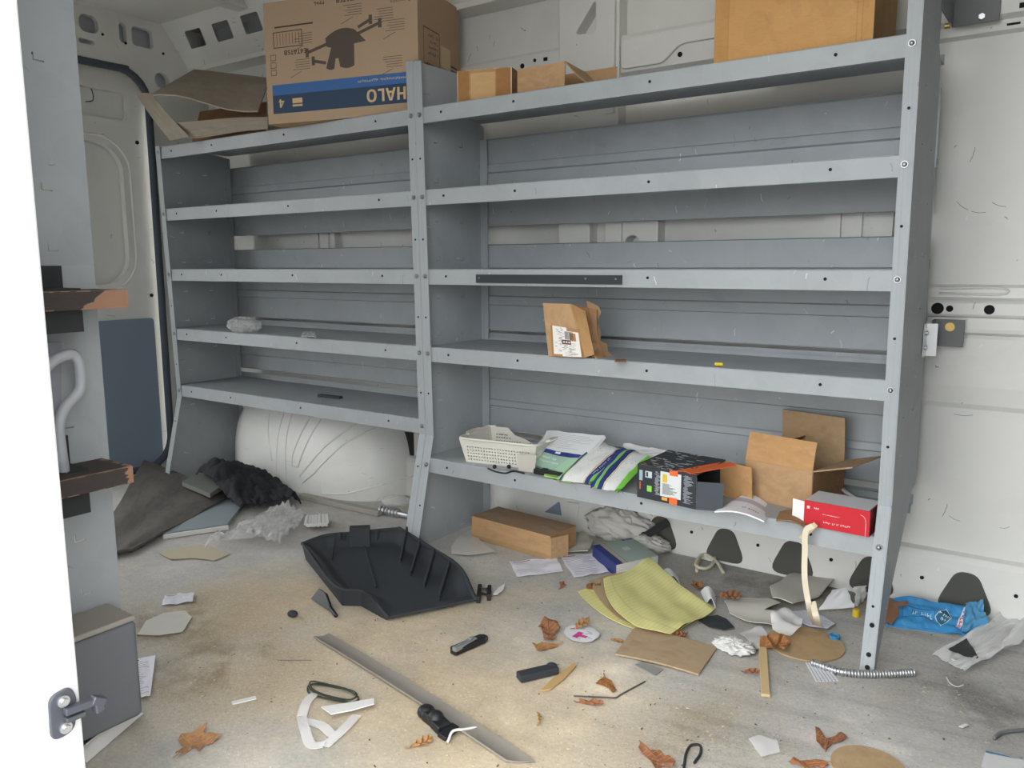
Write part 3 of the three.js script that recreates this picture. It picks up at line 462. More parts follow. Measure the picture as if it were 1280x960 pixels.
{
  const g = thing('black_valve', 'small black fitting lying before the green and white packs', 'fitting');
  part(g, 'barrel', bar(on([-1.038,-0.034], .334), on([-0.931,-0.034], .334), .017, .017), M.blackPlastic); part(g, 'collar', bar(on([-1.013,-0.038], .335), on([-0.993,-0.04], .335), .022, .02), M.blackPlastic);
  settle(g);
}
const pack1 = print(512, 400, (x, w, h) => { x.fillStyle = '#dfe1e2'; x.fillRect(0, 0, w, h); const r = rng(4); lines(x, 20, 16, 460, 12, 14, 2, '#8d9498', r, .5); x.fillStyle = '#2b3f86'; x.beginPath(); x.moveTo(0, 205); x.lineTo(w, 215); x.lineTo(w, 265); x.lineTo(0, 250); x.fill(); x.fillStyle = '#a3c4b0'; x.fillRect(0, 255, w, h); x.fillStyle = '#a8cdb0'; x.beginPath(); x.moveTo(w * .75, 255); x.lineTo(w, 240); x.lineTo(w, h); x.lineTo(w * .6, h); x.fill(); x.fillStyle = '#e6efe9'; scrib(x, 60, 284, 190, 26, 4); scrib(x, 60, 326, 250, 18, 6); x.fillStyle = '#fff'; x.fillRect(190, 215, 60, 22); });
const pack2 = print(512, 512, (x, w, h) => { x.fillStyle = '#e4e5e1'; x.fillRect(0, 0, w, h); x.fillStyle = '#a9d47e'; x.fillRect(0, 0, 30, h); x.fillStyle = '#2c3d7c'; x.fillRect(34, 0, 30, h); x.fillStyle = '#9fce6a'; x.fillRect(66, 0, 16, h); x.fillStyle = '#d9a24c'; x.fillRect(w - 110, 0, 12, h); x.fillStyle = '#2c3d7c'; x.fillRect(w - 90, 0, 60, h); x.fillStyle = '#7ccf4c'; x.fillRect(w - 28, 0, 28, h); const r = rng(12); x.fillStyle = '#a9aeb0'; for (let i = 0; i < 40; i++) x.fillRect(110 + r() * 230, 20 + r() * 470, 4 + r() * 20, 4); x.fillStyle = '#dfe3f0'; x.save(); x.translate(w - 72, 420); x.rotate(-Math.PI / 2); scrib(x, 0, 0, 260, 22, 9); x.restore(); });
const pack3 = print(512, 512, (x, w, h) => { x.fillStyle = '#e0e3df'; x.fillRect(0, 0, w, h); x.fillStyle = '#2b3c7e'; x.fillRect(0, 0, 90, h); x.fillStyle = '#7dc558'; x.fillRect(92, 0, 46, h); x.fillStyle = '#26356f'; x.fillRect(140, 0, 100, h); x.fillStyle = '#d9b24c'; x.fillRect(250, 0, 12, h); x.fillStyle = '#7ed047'; x.fillRect(w - 40, 0, 40, h); const r = rng(14); x.fillStyle = '#9aa1a5'; for (let i = 0; i < 30; i++) x.fillRect(280 + r() * 150, 10 + r() * 480, 4 + r() * 16, 4); });
const wob = (a, k, s) => (u, v) => a * (.75 + N(k * u + s, k * v, s));
const soft = (t, puff, s) => (u, v) => puff * (4 * u * (1 - u)) ** .5 * (4 * v * (1 - v)) ** .5 + .006 * N(4 * u + s, 4 * v, s);
solo('device_pack', 'white and green pack with a blue band leaning right of the basket', 'packet', q3([on([-1.082,-0.091], .33), on([-0.912,-0.046], .33), at([-0.868,0.435], -.2), at([-1.118,0.414], -.24)], .012, wob(.006, 3, 2)), pack1);
solo('green_pouch', 'crinkled white pouch with green edges, left one of the two pouches', 'packet', q3([on([-0.914,0.024], .335), on([-0.811,-0.002], .335), at([-0.803,0.392], -.2), at([-0.901,0.413], -.21)], .014, soft(1, .01, 5), 14), pack2);
solo('green_pouch', 'crinkled blue, white and green pouch touching the black battery-pattern box', 'packet', q3([on([-0.793,0.03], .335), on([-0.702,0.03], .335), at([-0.7,0.395], -.18), at([-0.806,0.405], -.2)], .014, soft(1, .012, 9), 14), pack3);
solo('pouch_end', 'torn white and blue pouch end behind the black box', 'packet', q3([at([-0.81,0.363], -.22), at([-0.653,0.38], -.22), at([-0.66,0.394], -.26), at([-0.826,0.399], -.26)], .006, wob(.02, 4, 3)), M.clearMilky);
solo('white_leaflet', 'small white leaflet corner under the pouches at the shelf edge', 'paper', quad([[-0.877,-0.003], [-0.795,0.007], [-0.849,-0.068], [-0.891,-0.05]], .3255, .0012), M.paper);
solo('pouch_tail', 'bright green pouch corner at the shelf edge', 'packet', quad([[-0.985,-0.009], [-0.87,0.015], [-0.909,-0.061], [-1.003,-0.046]], .326, .004, wob(.004, 4, 6)), std(0x9fcc70, .6));
{
  const a = on([-0.644,0.015], S5), b = on([-0.455,0.036], S5), dir = Math.atan2(-(b[2] - a[2]), b[0] - a[0]), w = Math.hypot(b[0] - a[0], b[2] - a[2]);
  const art = print(512, 256, (x, W, H) => { x.fillStyle = '#2a2f35'; x.fillRect(0, 0, W, H); const r = rng(6); for (let i = 0; i < 30; i++) { x.fillStyle = '#aab2b8'; x.fillRect(150 + r() * 20, 30 + i * 6, 20 + r() * 30, 3); x.fillRect(400 + r() * 20, 20 + i * 7, 20 + r() * 60, 3); } x.fillStyle = '#c3cbd0'; x.fillRect(70, 40, 60, 50); x.fillStyle = '#39424a'; x.fillRect(78, 48, 18, 34); x.fillStyle = '#d05a3c'; x.fillRect(20, 130, 10, 60); x.fillStyle = '#9ab0b8'; x.fillRect(16, 40, 30, 80); x.fillStyle = '#8ad04a'; x.fillRect(88, 150, 42, 46); x.fillStyle = '#d2d6d6'; x.fillRect(205, 20, 180, 190); x.fillStyle = '#e4692f'; x.fillRect(285, 0, 70, 40); x.fillRect(285, 205, 70, 51); x.fillStyle = '#d9b52e'; x.fillRect(225, 40, 40, 60); x.fillStyle = '#4b5257'; for (let i = 0; i < 14; i++) x.fillRect(225, 110 + i * 6, 50 + r() * 80, 3); x.fillStyle = '#e0a03c'; x.fillRect(220, 215, 50, 24); });
  const top = print(512, 256, (x, W, H) => { x.fillStyle = '#31363b'; x.fillRect(0, 0, W, H); const r = rng(7); for (let i = 0; i < 60; i++) { x.fillStyle = r() < .25 ? '#c88a3a' : '#b9c0c4'; x.fillRect(r() * 330, r() * H, 10 + r() * 60, 3 + r() * 5); } x.fillStyle = '#df6630'; x.beginPath(); x.moveTo(330, H); x.lineTo(W, 40); x.lineTo(W, 130); x.lineTo(410, H); x.fill(); x.fillStyle = '#2a2f35'; scrib(x, 396, 160, 60, 36, 2); });
  const g = thing('battery_box', 'dark printed box with orange panels lying open on the lowest shelf', 'box', a, dir), h = .098, d = .17;
  part(g, 'front_panel', slab([0, 0, 0], [w, 0, 0], [0, h, 0], .003), art); part(g, 'top_panel', slab([0, h, 0], [w, 0, 0], [0, .01, -d], .003), top);
  part(g, 'back_panel', slab([0, 0, -d], [w, 0, 0], [0, h, 0], .003), M.dark); part(g, 'bottom_panel', slab([0, .0015, 0], [w, 0, 0], [0, 0, -d], .003), M.kraftIn); part(g, 'side_panel', slab([0, 0, -d], [0, 0, d], [0, h, 0], .003), M.dark);
  part(g, 'flap', slab([w, 0, 0], [.065, .0, -.03], [0, h * .8, -.004], .003), std(0x3d444c, .6), 'blue-grey front flap'); part(g, 'flap', slab([w - .012, .002, -d], [.11, 0, .025], [-.006, h * 1.06, 0], .003), M.kraftWarm, 'brown inside of the back flap'); part(g, 'flap', slab([w - .04, h + .005, 0], [.078, .014, -.12], [.026, -.002, .012], .003), std(0xc9602f, .7), 'orange top flap');
}
solo('folded_manual', 'folded white manual in front of the open tan carton', 'paper', q3([on([-0.401,0.037], .327), on([-0.263,0.043], .327), at([-0.289,0.304], -.13), at([-0.373,0.343], -.13)], .004, (u, v) => .012 * Math.sin(Math.PI * u)), print(256, 256, (x, w, h) => { x.fillStyle = '#e6e6ec'; x.fillRect(0, 0, w, h); x.fillStyle = '#b9bac4'; x.fillRect(0, 60, w, 50); x.fillStyle = '#55565e'; scrib(x, 110, 170, 90, 20, 8); }));
{ // opened carton with four flaps
  const g = thing('open_carton', 'opened tan carton with raised flaps on the lowest shelf', 'box', [-.385, S5, -.155], -.22), w = .205, d = .185, h = .115, t = .0035;
  const P = (n, o, a, b, m) => part(g, n, slab(o, a, b, t), m);
  P('front_panel', [0, 0, 0], [w, 0, 0], [0, h, 0], M.kraft); P('back_panel', [0, 0, -d], [w, 0, 0], [0, h, 0], M.kraftIn); P('side_panel', [w, 0, 0], [0, 0, -d], [0, h, 0], M.kraftDark); P('side_panel', [0, 0, -d], [0, 0, d], [0, h, 0], M.kraftIn); P('bottom_panel', [0, t / 2, 0], [w, 0, 0], [0, 0, -d], M.kraftIn);
  P('flap', [0, h, 0], [w, 0, 0], [0, .078, -.018], M.kraftWarm); P('flap', [.012, h, -d], [w - .012, 0, 0], [.0, .125, .01], M.kraftIn); P('flap', [w, h, 0], [0, 0, -d], [.1, .028, -.015], M.kraftIn); P('flap', [0, h, -d], [0, 0, d * .9], [.085, .055, -.02], M.kraftDark);
}
{
  const red = print(512, 200, (x, w, h) => { x.fillStyle = '#c3202e'; x.fillRect(0, 0, w, h); x.fillStyle = '#f0d8d8'; x.fillRect(22, 40, 22, 22); scrib(x, 52, 42, 70, 20, 3); scrib(x, 150, 84, 130, 10, 5); scrib(x, 150, 142, 95, 17, 7); scrib(x, 262, 142, 100, 17, 8); x.strokeStyle = '#e8b8bc'; x.lineWidth = 4; x.beginPath(); x.moveTo(440, 40); x.quadraticCurveTo(485, 40, 485, 110); x.lineTo(485, 200); x.stroke(); });
  const a = on([-0.173,0.002], S5), b = on([-0.012,0.012], S5), w = Math.hypot(b[0] - a[0], b[2] - a[2]), dir = Math.atan2(-(b[2] - a[2]), b[0] - a[0]);
  const g = closedBox('red_box', 'red and white device box at the right end of the lowest shelf', 'box', a, dir, w, .11, .066, { front: red, side: std(0xc9c9cc, .7), right: std(0x7a1820, .7) });
  part(g, 'flap', slab([0, .004, 0], [-.034, 0, -.012], [0, .058, 0], .002), M.paper, 'white open end flap');
}
solo('card_strip', 'bent brown card between the open carton and the red box', 'card', q3([on([-0.239,0.019], .327), on([-0.162,0.037], .327), on([-0.176,-0.05], .333), on([-0.252,-0.057], .33)], .003, (u, v) => .01 * Math.sin(3 * u)), M.kraftDark);
solo('white_stick', 'thin white plastic stick behind the red box', 'stick', bar(at([-0.171,0.357], -.32), at([-0.083,0.354], -.2), .008, .008), M.whiteCard);
// left shelves
solo('plastic_wrap', 'small crumple of clear plastic on the fourth shelf, far bay', 'plastic', blob(on([-2.528,-0.048], .747), [.085, .03, .05], .35, 2.2, 3, 20), M.clear);
solo('film_scrap', 'flat scrap of film near the shelf edge, far bay', 'plastic', quad([[-2.084,0.023], [-2.006,0.012], [-2.15,-0.102], [-2.215,-0.105]], .718, .002, wob(.01, 5, 4)), M.clearMilky);
solo('black_clip', 'small black clip lying on the shelf above the wheel arch', 'clip', bar(on([-2.202,-0.16], .46), on([-2.08,-0.168], .46), .022, .01), M.blackMatte);

// ---------- things on the floor ----------
const rip = (a, k, s) => (x, z) => a * (1 + N(k * x + s, k * z - s, s)) * .5;
// --- far left heap
const matMap = std(0xffffff, .92, { map: canvasMap(512, 512, (x, w, h) => { x.fillStyle = '#5d5b57'; x.fillRect(0, 0, w, h); const r = rng(15); for (let i = 0; i < 900; i++) { x.globalAlpha = .1; x.fillStyle = r() < .5 ? '#6d635a' : '#2f3338'; x.beginPath(); x.ellipse(r() * w, r() * h, 3 + r() * 34, 2 + r() * 14, r() * 3, 0, 7); x.fill(); } }) });
solo('rubber_mat', 'large dusty dark mat on the floor beside the near shelving end', 'mat', quad([[-2.312,0.791], [-2.264,0.657], [-2.558,0.025], [-3.251,0.025]], .002, .01, (u, v) => .05 * v * (1 - u) + .012 * N(3 * u, 3 * v, 2) + .012, 20, 20), matMap);
solo('foam_board', 'small greenish grey board lying on the dark mat', 'board', quad([[-2.754,0.144], [-2.494,0.185], [-2.592,0.018], [-2.869,-0.04]], .052, .02), std(0x6a6c66, .9));
{
  const g = solo('black_fabric', 'crumpled black fabric heaped against the wheel arch', 'fabric', quad([[-2.32,0.172], [-2.237,-0.068], [-2.754,-0.31], [-2.763,0.067]], .004, .006, (u, v) => .03 + .1 * Math.exp(-((u - .25) ** 2 + (v - .75) ** 2) * 6) + .05 * Math.abs(N(5 * u, 4 * v, 3)) + .018 * N(14 * u, 12 * v, 5) - .03 * (u > .9 ? (u - .9) * 10 : 0), 40, 40), std(0x26292d, .95));
}
{
  const g = thing('metal_sheet', 'flat grey panel with a white front edge partly under the dark mat', 'panel');
  part(g, 'panel', quad([[-2.341,0.489], [-2.242,0.287], [-2.432,0.066], [-2.626,0.101]], .001, .016), std(0x8d979d, .7));
  part(g, 'edge', bar(on([-2.327,0.501], .009), on([-2.221,0.296], .009), .01, .016), M.whiteCard, 'white edge strip'); settle(g);
}
solo('paper_scrap', 'torn beige paper strip on the floor beside the clear bag', 'paper', sheet([[-2.205,0.597], [-2.183,0.534], [-2.154,0.464], [-2.07,0.456], [-1.982,0.463], [-1.972,0.531], [-2.056,0.561], [-2.104,0.612]], .001, .0015, rip(.006, 20, 3)), std(0xbdb39c, .9));
{
  const g = thing('plastic_bag', 'crumpled clear plastic bag with a white ribbed end', 'bag');
  part(g, 'film', quad([[-2.094,0.482], [-1.889,0.322], [-2.046,0.059], [-2.208,0.084]], .003, .0015, (u, v) => .035 + .05 * Math.abs(N(6 * u, 4 * v, 1)) + .03 * Math.abs(N(15 * u, 11 * v, 4)) - .03 * (1 - (4 * u * (1 - u))) * .8, 44, 30), M.clear);
  part(g, 'film', quad([[-2.094,0.423], [-1.969,0.275], [-2.096,0.068], [-2.223,0.131]], .002, .0015, (u, v) => .015 + .03 * Math.abs(N(7 * u, 5 * v, 8)), 30, 20), M.clear);
  part(g, 'ribbed_end', quad([[-1.956,0.148], [-1.893,0.093], [-1.986,0.017], [-2.033,0.074]], .02, .012, (u) => .004 * Math.sin(40 * u), 24, 6), M.whiteCard); settle(g);
}
solo('flat_bar', 'dull grey flat bar on the floor in front of the wheel arch', 'bar', bar(on([-2.32,-0.138], .012), on([-1.86,-0.155], .012), .035, .022), std(0x99958c, .6));
{
  const g = thing('pipe_fitting', 'shiny corrugated pipe fitting at the end of the flat bar', 'fitting'), a = on([-1.872,-0.172], .018), b = on([-1.735,-0.179], .018), n = 8;
  for (let i = 0; i < 6; i++) part(g, 'ring', new THREE.TorusGeometry(.014, .0045, 8, 18).rotateY(Math.PI / 2 - Math.atan2(b[2] - a[2], b[0] - a[0])).translate(a[0] + (b[0] - a[0]) * i / 8, .0185, a[2] + (b[2] - a[2]) * i / 8), M.steel);
  part(g, 'barrel', tube([a, b], .012), M.steel); settle(g);
}
solo('plastic_cup', 'small clear plastic dome on the floor behind the pipe fitting', 'dome', blob(on([-1.907,-0.294], .02), [.06, .022, .05], .12, 2, 6, 14), M.clear);

// --- black tray: plate with a height for each corner, skirts down to the floor, raised rim, ribs and tab
{
  const g = thing('plastic_tray', 'large black ribbed plastic tray lying on the floor', 'tray');
  const top = [[[-1.688,0.387], .075], [[-1.665,0.309], .085], [[-1.603,0.254], .09], [[-1.555,0.191], .09], [[-1.498,0.121], .09], [[-1.347,0.14], .06], [[-1.171,0.197], .045], [[-1.029,0.298], .012], [[-1.091,0.422], .012], [[-1.156,0.533], .01], [[-1.284,0.511], .05], [[-1.321,0.552], .06]];
  const P = top.map((t) => t[0]), H = top.map((t) => t[1]);
  const edgeDist = (x, z) => { let m = 9; for (let i = 0; i < P.length; i++) { const a = P[i], b = P[(i + 1) % P.length], dx = b[0] - a[0], dz = b[1] - a[1], t = Math.max(0, Math.min(1, ((x - a[0]) * dx + (z - a[1]) * dz) / (dx * dx + dz * dz))); m = Math.min(m, Math.hypot(x - a[0] - t * dx, z - a[1] - t * dz)); } return m; };
  const hh = (x, z) => { let s = 0, w = 0; for (let i = 0; i < P.length; i++) { const q = 1 / ((x - P[i][0]) ** 2 + (z - P[i][1]) ** 2 + 1e-6) ** 1.2; s += q * H[i]; w += q; } const y = s / w; return y - Math.min(.028, y * .55) * sst(.004, .05, edgeDist(x, z)); };
  part(g, 'plate', sheet(P, 0, .004, hh, 5), M.blackMatte);
  const skirt = (list) => { for (const [a, b, c, d] of list) part(g, 'skirt', q3([a, b, c, d], .004), M.blackMatte); };
  skirt([[on([-1.725,0.342], .002), on([-1.345,0.532], .002), on(P[11], .062), on(P[0], .077)], [on([-1.345,0.532], .002), on([-1.294,0.504], .002), on(P[10], .052), on(P[11], .062)], [on([-1.294,0.504], .002), on([-1.167,0.528], .0), on(P[9], .014), on(P[10], .052)]]);
  part(g, 'rim', tube([0, 1, 2, 3, 4].map((i) => on(P[i], H[i] + .004)), .006), M.blackMatte); part(g, 'rim', tube([4, 5, 6, 7].map((i) => on(P[i], H[i] + .004)), .007), M.blackMatte); part(g, 'rim', tube([7, 8, 9].map((i) => on(P[i], H[i] + .003)), .004), M.blackMatte); part(g, 'rim', tube([9, 10, 11, 0].map((i) => on(P[i], H[i] + .003)), .005), M.blackMatte);
  for (const [a, b] of [[[-1.461,0.121], [-1.366,0.26]], [[-1.379,0.148], [-1.285,0.3]], [[-1.297,0.169], [-1.198,0.334]], [[-1.209,0.198], [-1.114,0.365]]]) part(g, 'rib', bar([a[0], hh(...a) + .012, a[1]], [b[0], hh(...b) + .008, b[1]], .006, .022), M.blackMatte);
  const t0 = [-1.576,0.278], t1 = [-1.526,0.234]; part(g, 'tab', q3([[t0[0], .05, t0[1]], [t1[0], .05, t1[1]], [t1[0], .128, t1[1]], [t0[0], .128, t0[1]]], .03), M.blackMatte);
  for (const p of [[-1.612,0.29], [-1.6,0.282], [-1.526,0.202]]) part(g, 'post', bar([p[0], .07, p[1]], [p[0] + .002, .105, p[1]], .01, .01), M.blackMatte);
  for (const [a, b] of [[[-1.646,0.278], [-1.545,0.389]], [[-1.603,0.2], [-1.309,0.427]]]) part(g, 'rib', bar([a[0], hh(...a) + .005, a[1]], [b[0], hh(...b) + .005, b[1]], .004, .008), M.blackMatte);
  settle(g);
}
{
  const g = thing('trim_clip', 'black plastic clip on the floor at the left front of the tray', 'clip');
  part(g, 'body', q3([on([-1.451,0.556], .003), on([-1.321,0.589], .003), on([-1.388,0.554], .035), on([-1.431,0.541], .035)], .008), M.blackPlastic);
  part(g, 'pin', tube([on([-1.346,0.58], .012), on([-1.299,0.6], .007)], .006), M.blackPlastic); settle(g);
}
{
  const g = thing('relay_clip', 'small black slotted clip off the right tip of the tray', 'clip');
  part(g, 'body', merge([bar(on([-1.021,0.294], .012), on([-1.078,0.211], .012), .012, .02), bar(on([-1.005,0.262], .012), on([-1.05,0.199], .012), .012, .02), bar(on([-1.06,0.243], .012), on([-1.03,0.222], .012), .02, .018)]), M.blackPlastic);
  for (const p of [603, 606, 609]) part(g, 'blade', bar(on([[-1.035,0.255][0] + (p - 603) * .0022, [-1.035,0.255][1]], .022), on([[-1.072,0.207][0] + (p - 603) * .0022, [-1.072,0.207][1]], .022), .002, .004), M.steel); settle(g);
}
solo('rubber_plug', 'round black rubber plug on the floor left of the tray', 'plug', new THREE.SphereGeometry(.017, 18, 12).scale(1, .55, .8).translate(...on([-1.405,0.667], .0095)), M.blackMatte);
solo('white_chip', 'white torn plastic chip beside the slotted clip', 'chip', sheet([[-1.016,0.227], [-1.036,0.167], [-1.033,0.142], [-1.008,0.185], [-1.004,0.219]], .001, .003, rip(.01, 40, 2)), M.whiteCard);
solo('paper_bit', 'small white paper bit behind the slotted clip', 'paper', sheet([[-1.076,0.202], [-1.08,0.167], [-1.068,0.166], [-1.06,0.198]], .001, .001, rip(.006, 40, 2)), M.paper);

// --- under the near bay
{
  const a = on([-1.393,-0.152], .001), b = on([-1.034,-0.125], .001), w = Math.hypot(b[0] - a[0], b[2] - a[2]), dir = Math.atan2(-(b[2] - a[2]), b[0] - a[0]);
  const logo = (n) => (x, W, H) => { x.globalAlpha = .35; x.strokeStyle = '#5f6b4a'; x.lineWidth = 5; for (let i = 0; i < n; i++) { const cx = W * (.25 + .55 * i), cy = H * .45; x.beginPath(); x.arc(cx, cy, 34, 0, 7); x.stroke(); x.beginPath(); x.arc(cx, cy, 18, 0, 7); x.stroke(); } x.globalAlpha = .12; x.fillStyle = '#4a4a2a'; x.fillRect(0, H * .8, W, H * .2); };
  closedBox('long_carton', 'long low tan carton with faint green logos lying under the lowest shelf', 'box', a, dir, w, .15, .085, { front: card('#b18d64', 51, logo(2)), top: card('#a5876a', 52, logo(2)), right: card('#a9855c', 53, logo(1)), side: M.kraft });
  part(scene.children[scene.children.length - 1], 'flap', slab([w + .002, .004, 0], [.022, 0, -.07], [0, .075, 0], .003), M.kraft, 'loose end flap');
}
const noteMat = (seed, tint = '#e3e2ea') => print(256, 256, (x, w, h) => { x.fillStyle = tint; x.fillRect(0, 0, w, h); const r = rng(seed); lines(x, 18, 24, 220, 15, 15, 2.5, '#8d8d98', r, .5); x.fillStyle = '#55555c'; x.fillRect(18, 8, 90, 8); });
const notes = [[61, 'printed white sheet lying under the front of the long carton', [[-1.039,0.067], [-0.941,-0.058], [-1.02,-0.144], [-1.135,-0.028]]], [62, 'printed white sheet touching the blue and green booklet box', [[-0.884,-0.032], [-0.816,-0.136], [-0.937,-0.256], [-1.023,-0.169]]], [63, 'small printed card on bare floor at the far left', [[-1.778,0.844], [-1.727,0.775], [-1.781,0.734], [-1.834,0.799]]], [64, 'printed sheet beside the near shelving end', [[-1.354,1.182], [-1.332,1.146], [-1.503,1.029], [-1.541,1.086]]]];
for (const [seed, label, p] of notes) solo('printed_sheet', label, 'paper', quad(p, .001, .0012, wob(.006, 3, seed)), noteMat(seed));
{
  const g = thing('booklet_box', 'blue and sage green device box lying in front of the low wall rail', 'box', [0, 0, 0]);
  const a = on([-0.78,-0.12], .002), b = on([-0.706,-0.271], .002), d = on([-0.93,-0.233], .002), h = .04, up = (p) => [p[0], p[1] + h, p[2]], c = [b[0] + d[0] - a[0], .002, b[2] + d[2] - a[2]];
  const topM = print(512, 384, (x, w, hh) => { x.fillStyle = '#9fb0a8'; x.fillRect(0, 0, w, hh); x.fillStyle = '#2c3a78'; x.fillRect(0, 0, w * .16, hh); x.fillStyle = '#b0a08a'; x.fillRect(w * .16, 0, 24, hh); x.fillStyle = '#b06a58'; x.fillRect(w * .25, 0, 10, hh); x.fillStyle = '#c3cbc4'; x.fillRect(w * .5, hh * .35, 80, 60); x.fillStyle = '#2d3b7a'; x.fillRect(w * .7, 0, w * .3, 26); x.fillStyle = '#e4e8e6'; scrib(x, w * .73, 6, 80, 14, 4); });
  part(g, 'top_panel', q3([up(a), up(b), up(c), up(d)], .003), topM); part(g, 'bottom_panel', q3([a, b, c, d], .003), M.whiteCard);
  part(g, 'spine', q3([d, a, up(a), up(d)], .003), std(0x2a3876, .6), 'dark blue spine'); part(g, 'front_panel', q3([a, b, up(b), up(a)], .003), M.whiteCard); part(g, 'side_panel', q3([b, c, up(c), up(b)], .003), std(0x9fb0a8, .7)); part(g, 'back_panel', q3([c, d, up(d), up(c)], .003), M.whiteCard); settle(g);
}
solo('clear_bag', 'crumpled clear plastic bag against the low wall rail, behind the booklet box', 'bag', blob(on([-0.924,-0.422], .062), [.125, .06, .05], .3, 2.4, 11, 26), M.greyFilm);
solo('clear_bag', 'smaller clear film lump between the booklet box and the foam pads', 'bag', blob(on([-0.793,-0.393], .03), [.07, .028, .04], .3, 2.4, 17, 22), M.greyFilm);
solo('black_foil', 'twisted black plastic strip hanging from the first triangular foam pad', 'strip', ribbon([[[-0.835,0.066][0], [-0.835,0.066][1], -.4], [[-0.805,0.063][0], [-0.805,0.063][1], -.39], [[-0.768,0.09][0], [-0.768,0.09][1], -.4], [[-0.737,0.116][0], [-0.737,0.116][1], -.41]], .026, .004, [.2, .6, 1]), M.blackPlastic);
solo('grey_paper', 'grey crinkled paper to the right of the long carton', 'paper', sheet([[-1.057,-0.311], [-1.021,-0.208], [-0.955,-0.244], [-0.995,-0.353], [-1.081,-0.421]], .001, .002, rip(.02, 14, 5), 3), M.greyPaper);
solo('dusty_film', 'dusty plastic film with soot marks beneath the shelf, left of the long carton', 'plastic', sheet([[-1.339,0.03], [-1.283,0.01], [-1.218,-0.063], [-1.343,-0.135], [-1.438,-0.22], [-1.435,-0.134], [-1.386,-0.024]], .001, .001, rip(.014, 16, 8), 3), M.greyFilm);
solo('plastic_tangle', 'tangle of dark and clear plastic lying behind the long carton', 'plastic', blob(on([-1.415,-0.524], .03), [.11, .035, .06], .4, 3, 23, 24), M.greyFilm);
solo('string_loop', 'loop of white cord on the floor near the low wall rail', 'cord', tube([on([-0.583,-0.305], .006), on([-0.608,-0.374], .008), on([-0.62,-0.474], .02), on([-0.602,-0.487], .024), on([-0.567,-0.419], .012), on([-0.567,-0.341], .006), on([-0.596,-0.33], .012), on([-0.607,-0.428], .02), on([-0.562,-0.414], .012), on([-0.507,-0.341], .006)], .0055, false, 90), M.cream);

// --- legal pad, cards, leaves in the middle
{
  const g = thing('legal_pad', 'yellow lined writing pad with curled pages on the floor', 'pad');
  const pad = print(512, 512, (x, w, h) => { x.fillStyle = '#dcd68f'; x.fillRect(0, 0, w, h); for (let i = 1; i < 26; i++) { x.fillStyle = 'rgba(150,180,160,.55)'; x.fillRect(0, i * 20, w, 2); } x.fillStyle = 'rgba(190,120,90,.5)'; x.fillRect(70, 0, 2, h); x.fillRect(77, 0, 2, h); const r = rng(2); for (let i = 0; i < 200; i++) { x.globalAlpha = .05; x.fillStyle = r() < .5 ? '#8a8240' : '#fffbd0'; x.fillRect(r() * w, r() * h, 20 * r(), 20 * r()); } });
  const bowed = (c4, mid, y, lift, dir) => patch((u, v) => { const [a, b, c, d] = c4, e = [mid[0] - (a[0] + d[0]) / 2, mid[1] - (a[1] + d[1]) / 2], k = 4 * v * (1 - v) * (1 - u) ** 1.6; const q = (i) => (1 - v) * ((1 - u) * a[i] + u * b[i]) + v * ((1 - u) * d[i] + u * c[i]) + e[i] * k; return [q(0), y + lift(u, v), q(1)]; }, 24, 24, .002);
  part(g, 'page', bowed([[-0.463,0.173], [-0.439,-0.008], [-0.738,-0.206], [-0.814,0.066]], [-0.627,0.179], .003, (u, v) => .002 + .004 * v), pad);
  part(g, 'back_board', bowed([[-0.519,0.165], [-0.468,-0.021], [-0.747,-0.225], [-0.823,-0.019]], [-0.642,0.151], .009, (u, v) => .004 * v), M.board, 'brown backing board');
  part(g, 'page', bowed([[-0.463,0.167], [-0.422,-0.052], [-0.713,-0.249], [-0.726,-0.017]], [-0.584,0.155], .013, (u, v) => .003 * Math.sin(5 * u)), pad);
  part(g, 'page', bowed([[-0.452,0.193], [-0.416,-0.021], [-0.705,-0.207], [-0.742,0.035]], [-0.606,0.186], .018, (u, v) => .03 * v * v + .006 * Math.sin(6 * u + 2 * v) + .006 * N(4 * u, 5 * v, 2) + .003), pad);
  settle(g);
}
solo('white_scroll', 'white curled paper behind the yellow writing pad', 'paper', quad([[-0.633,-0.174], [-0.565,-0.143], [-0.61,-0.221], [-0.679,-0.239]], .003, .0015, (u, v) => .03 * Math.sin(3.1 * u) * (1 - .3 * v)), M.paper);
solo('white_scroll', 'white curled paper at the right corner of the yellow writing pad', 'paper', quad([[-0.46,-0.08], [-0.428,-0.068], [-0.456,-0.146], [-0.51,-0.159]], .003, .0015, (u, v) => .025 * Math.sin(3.1 * u)), M.paper);
const corrugated = card('#b0997a', 71, (x, w, h) => { x.globalAlpha = .12; x.fillStyle = '#5f4423'; for (let i = 0; i < 48; i++) x.fillRect(i * w / 48, 0, 3, h); });
solo('cardboard_sheet', 'flat rectangle of corrugated cardboard in front of the yellow pad', 'cardboard', quad([[-0.535,0.348], [-0.318,0.326], [-0.333,0.166], [-0.563,0.183]], .002, .005, (u, v) => .005 * Math.sin(3 * u)), corrugated);
solo('label_card', 'small grey clear-edged card poking out from the cardboard sheet', 'card', quad([[-0.472,0.365], [-0.406,0.383], [-0.402,0.346], [-0.464,0.34]], .001, .002), std(0x8f908e, .4));
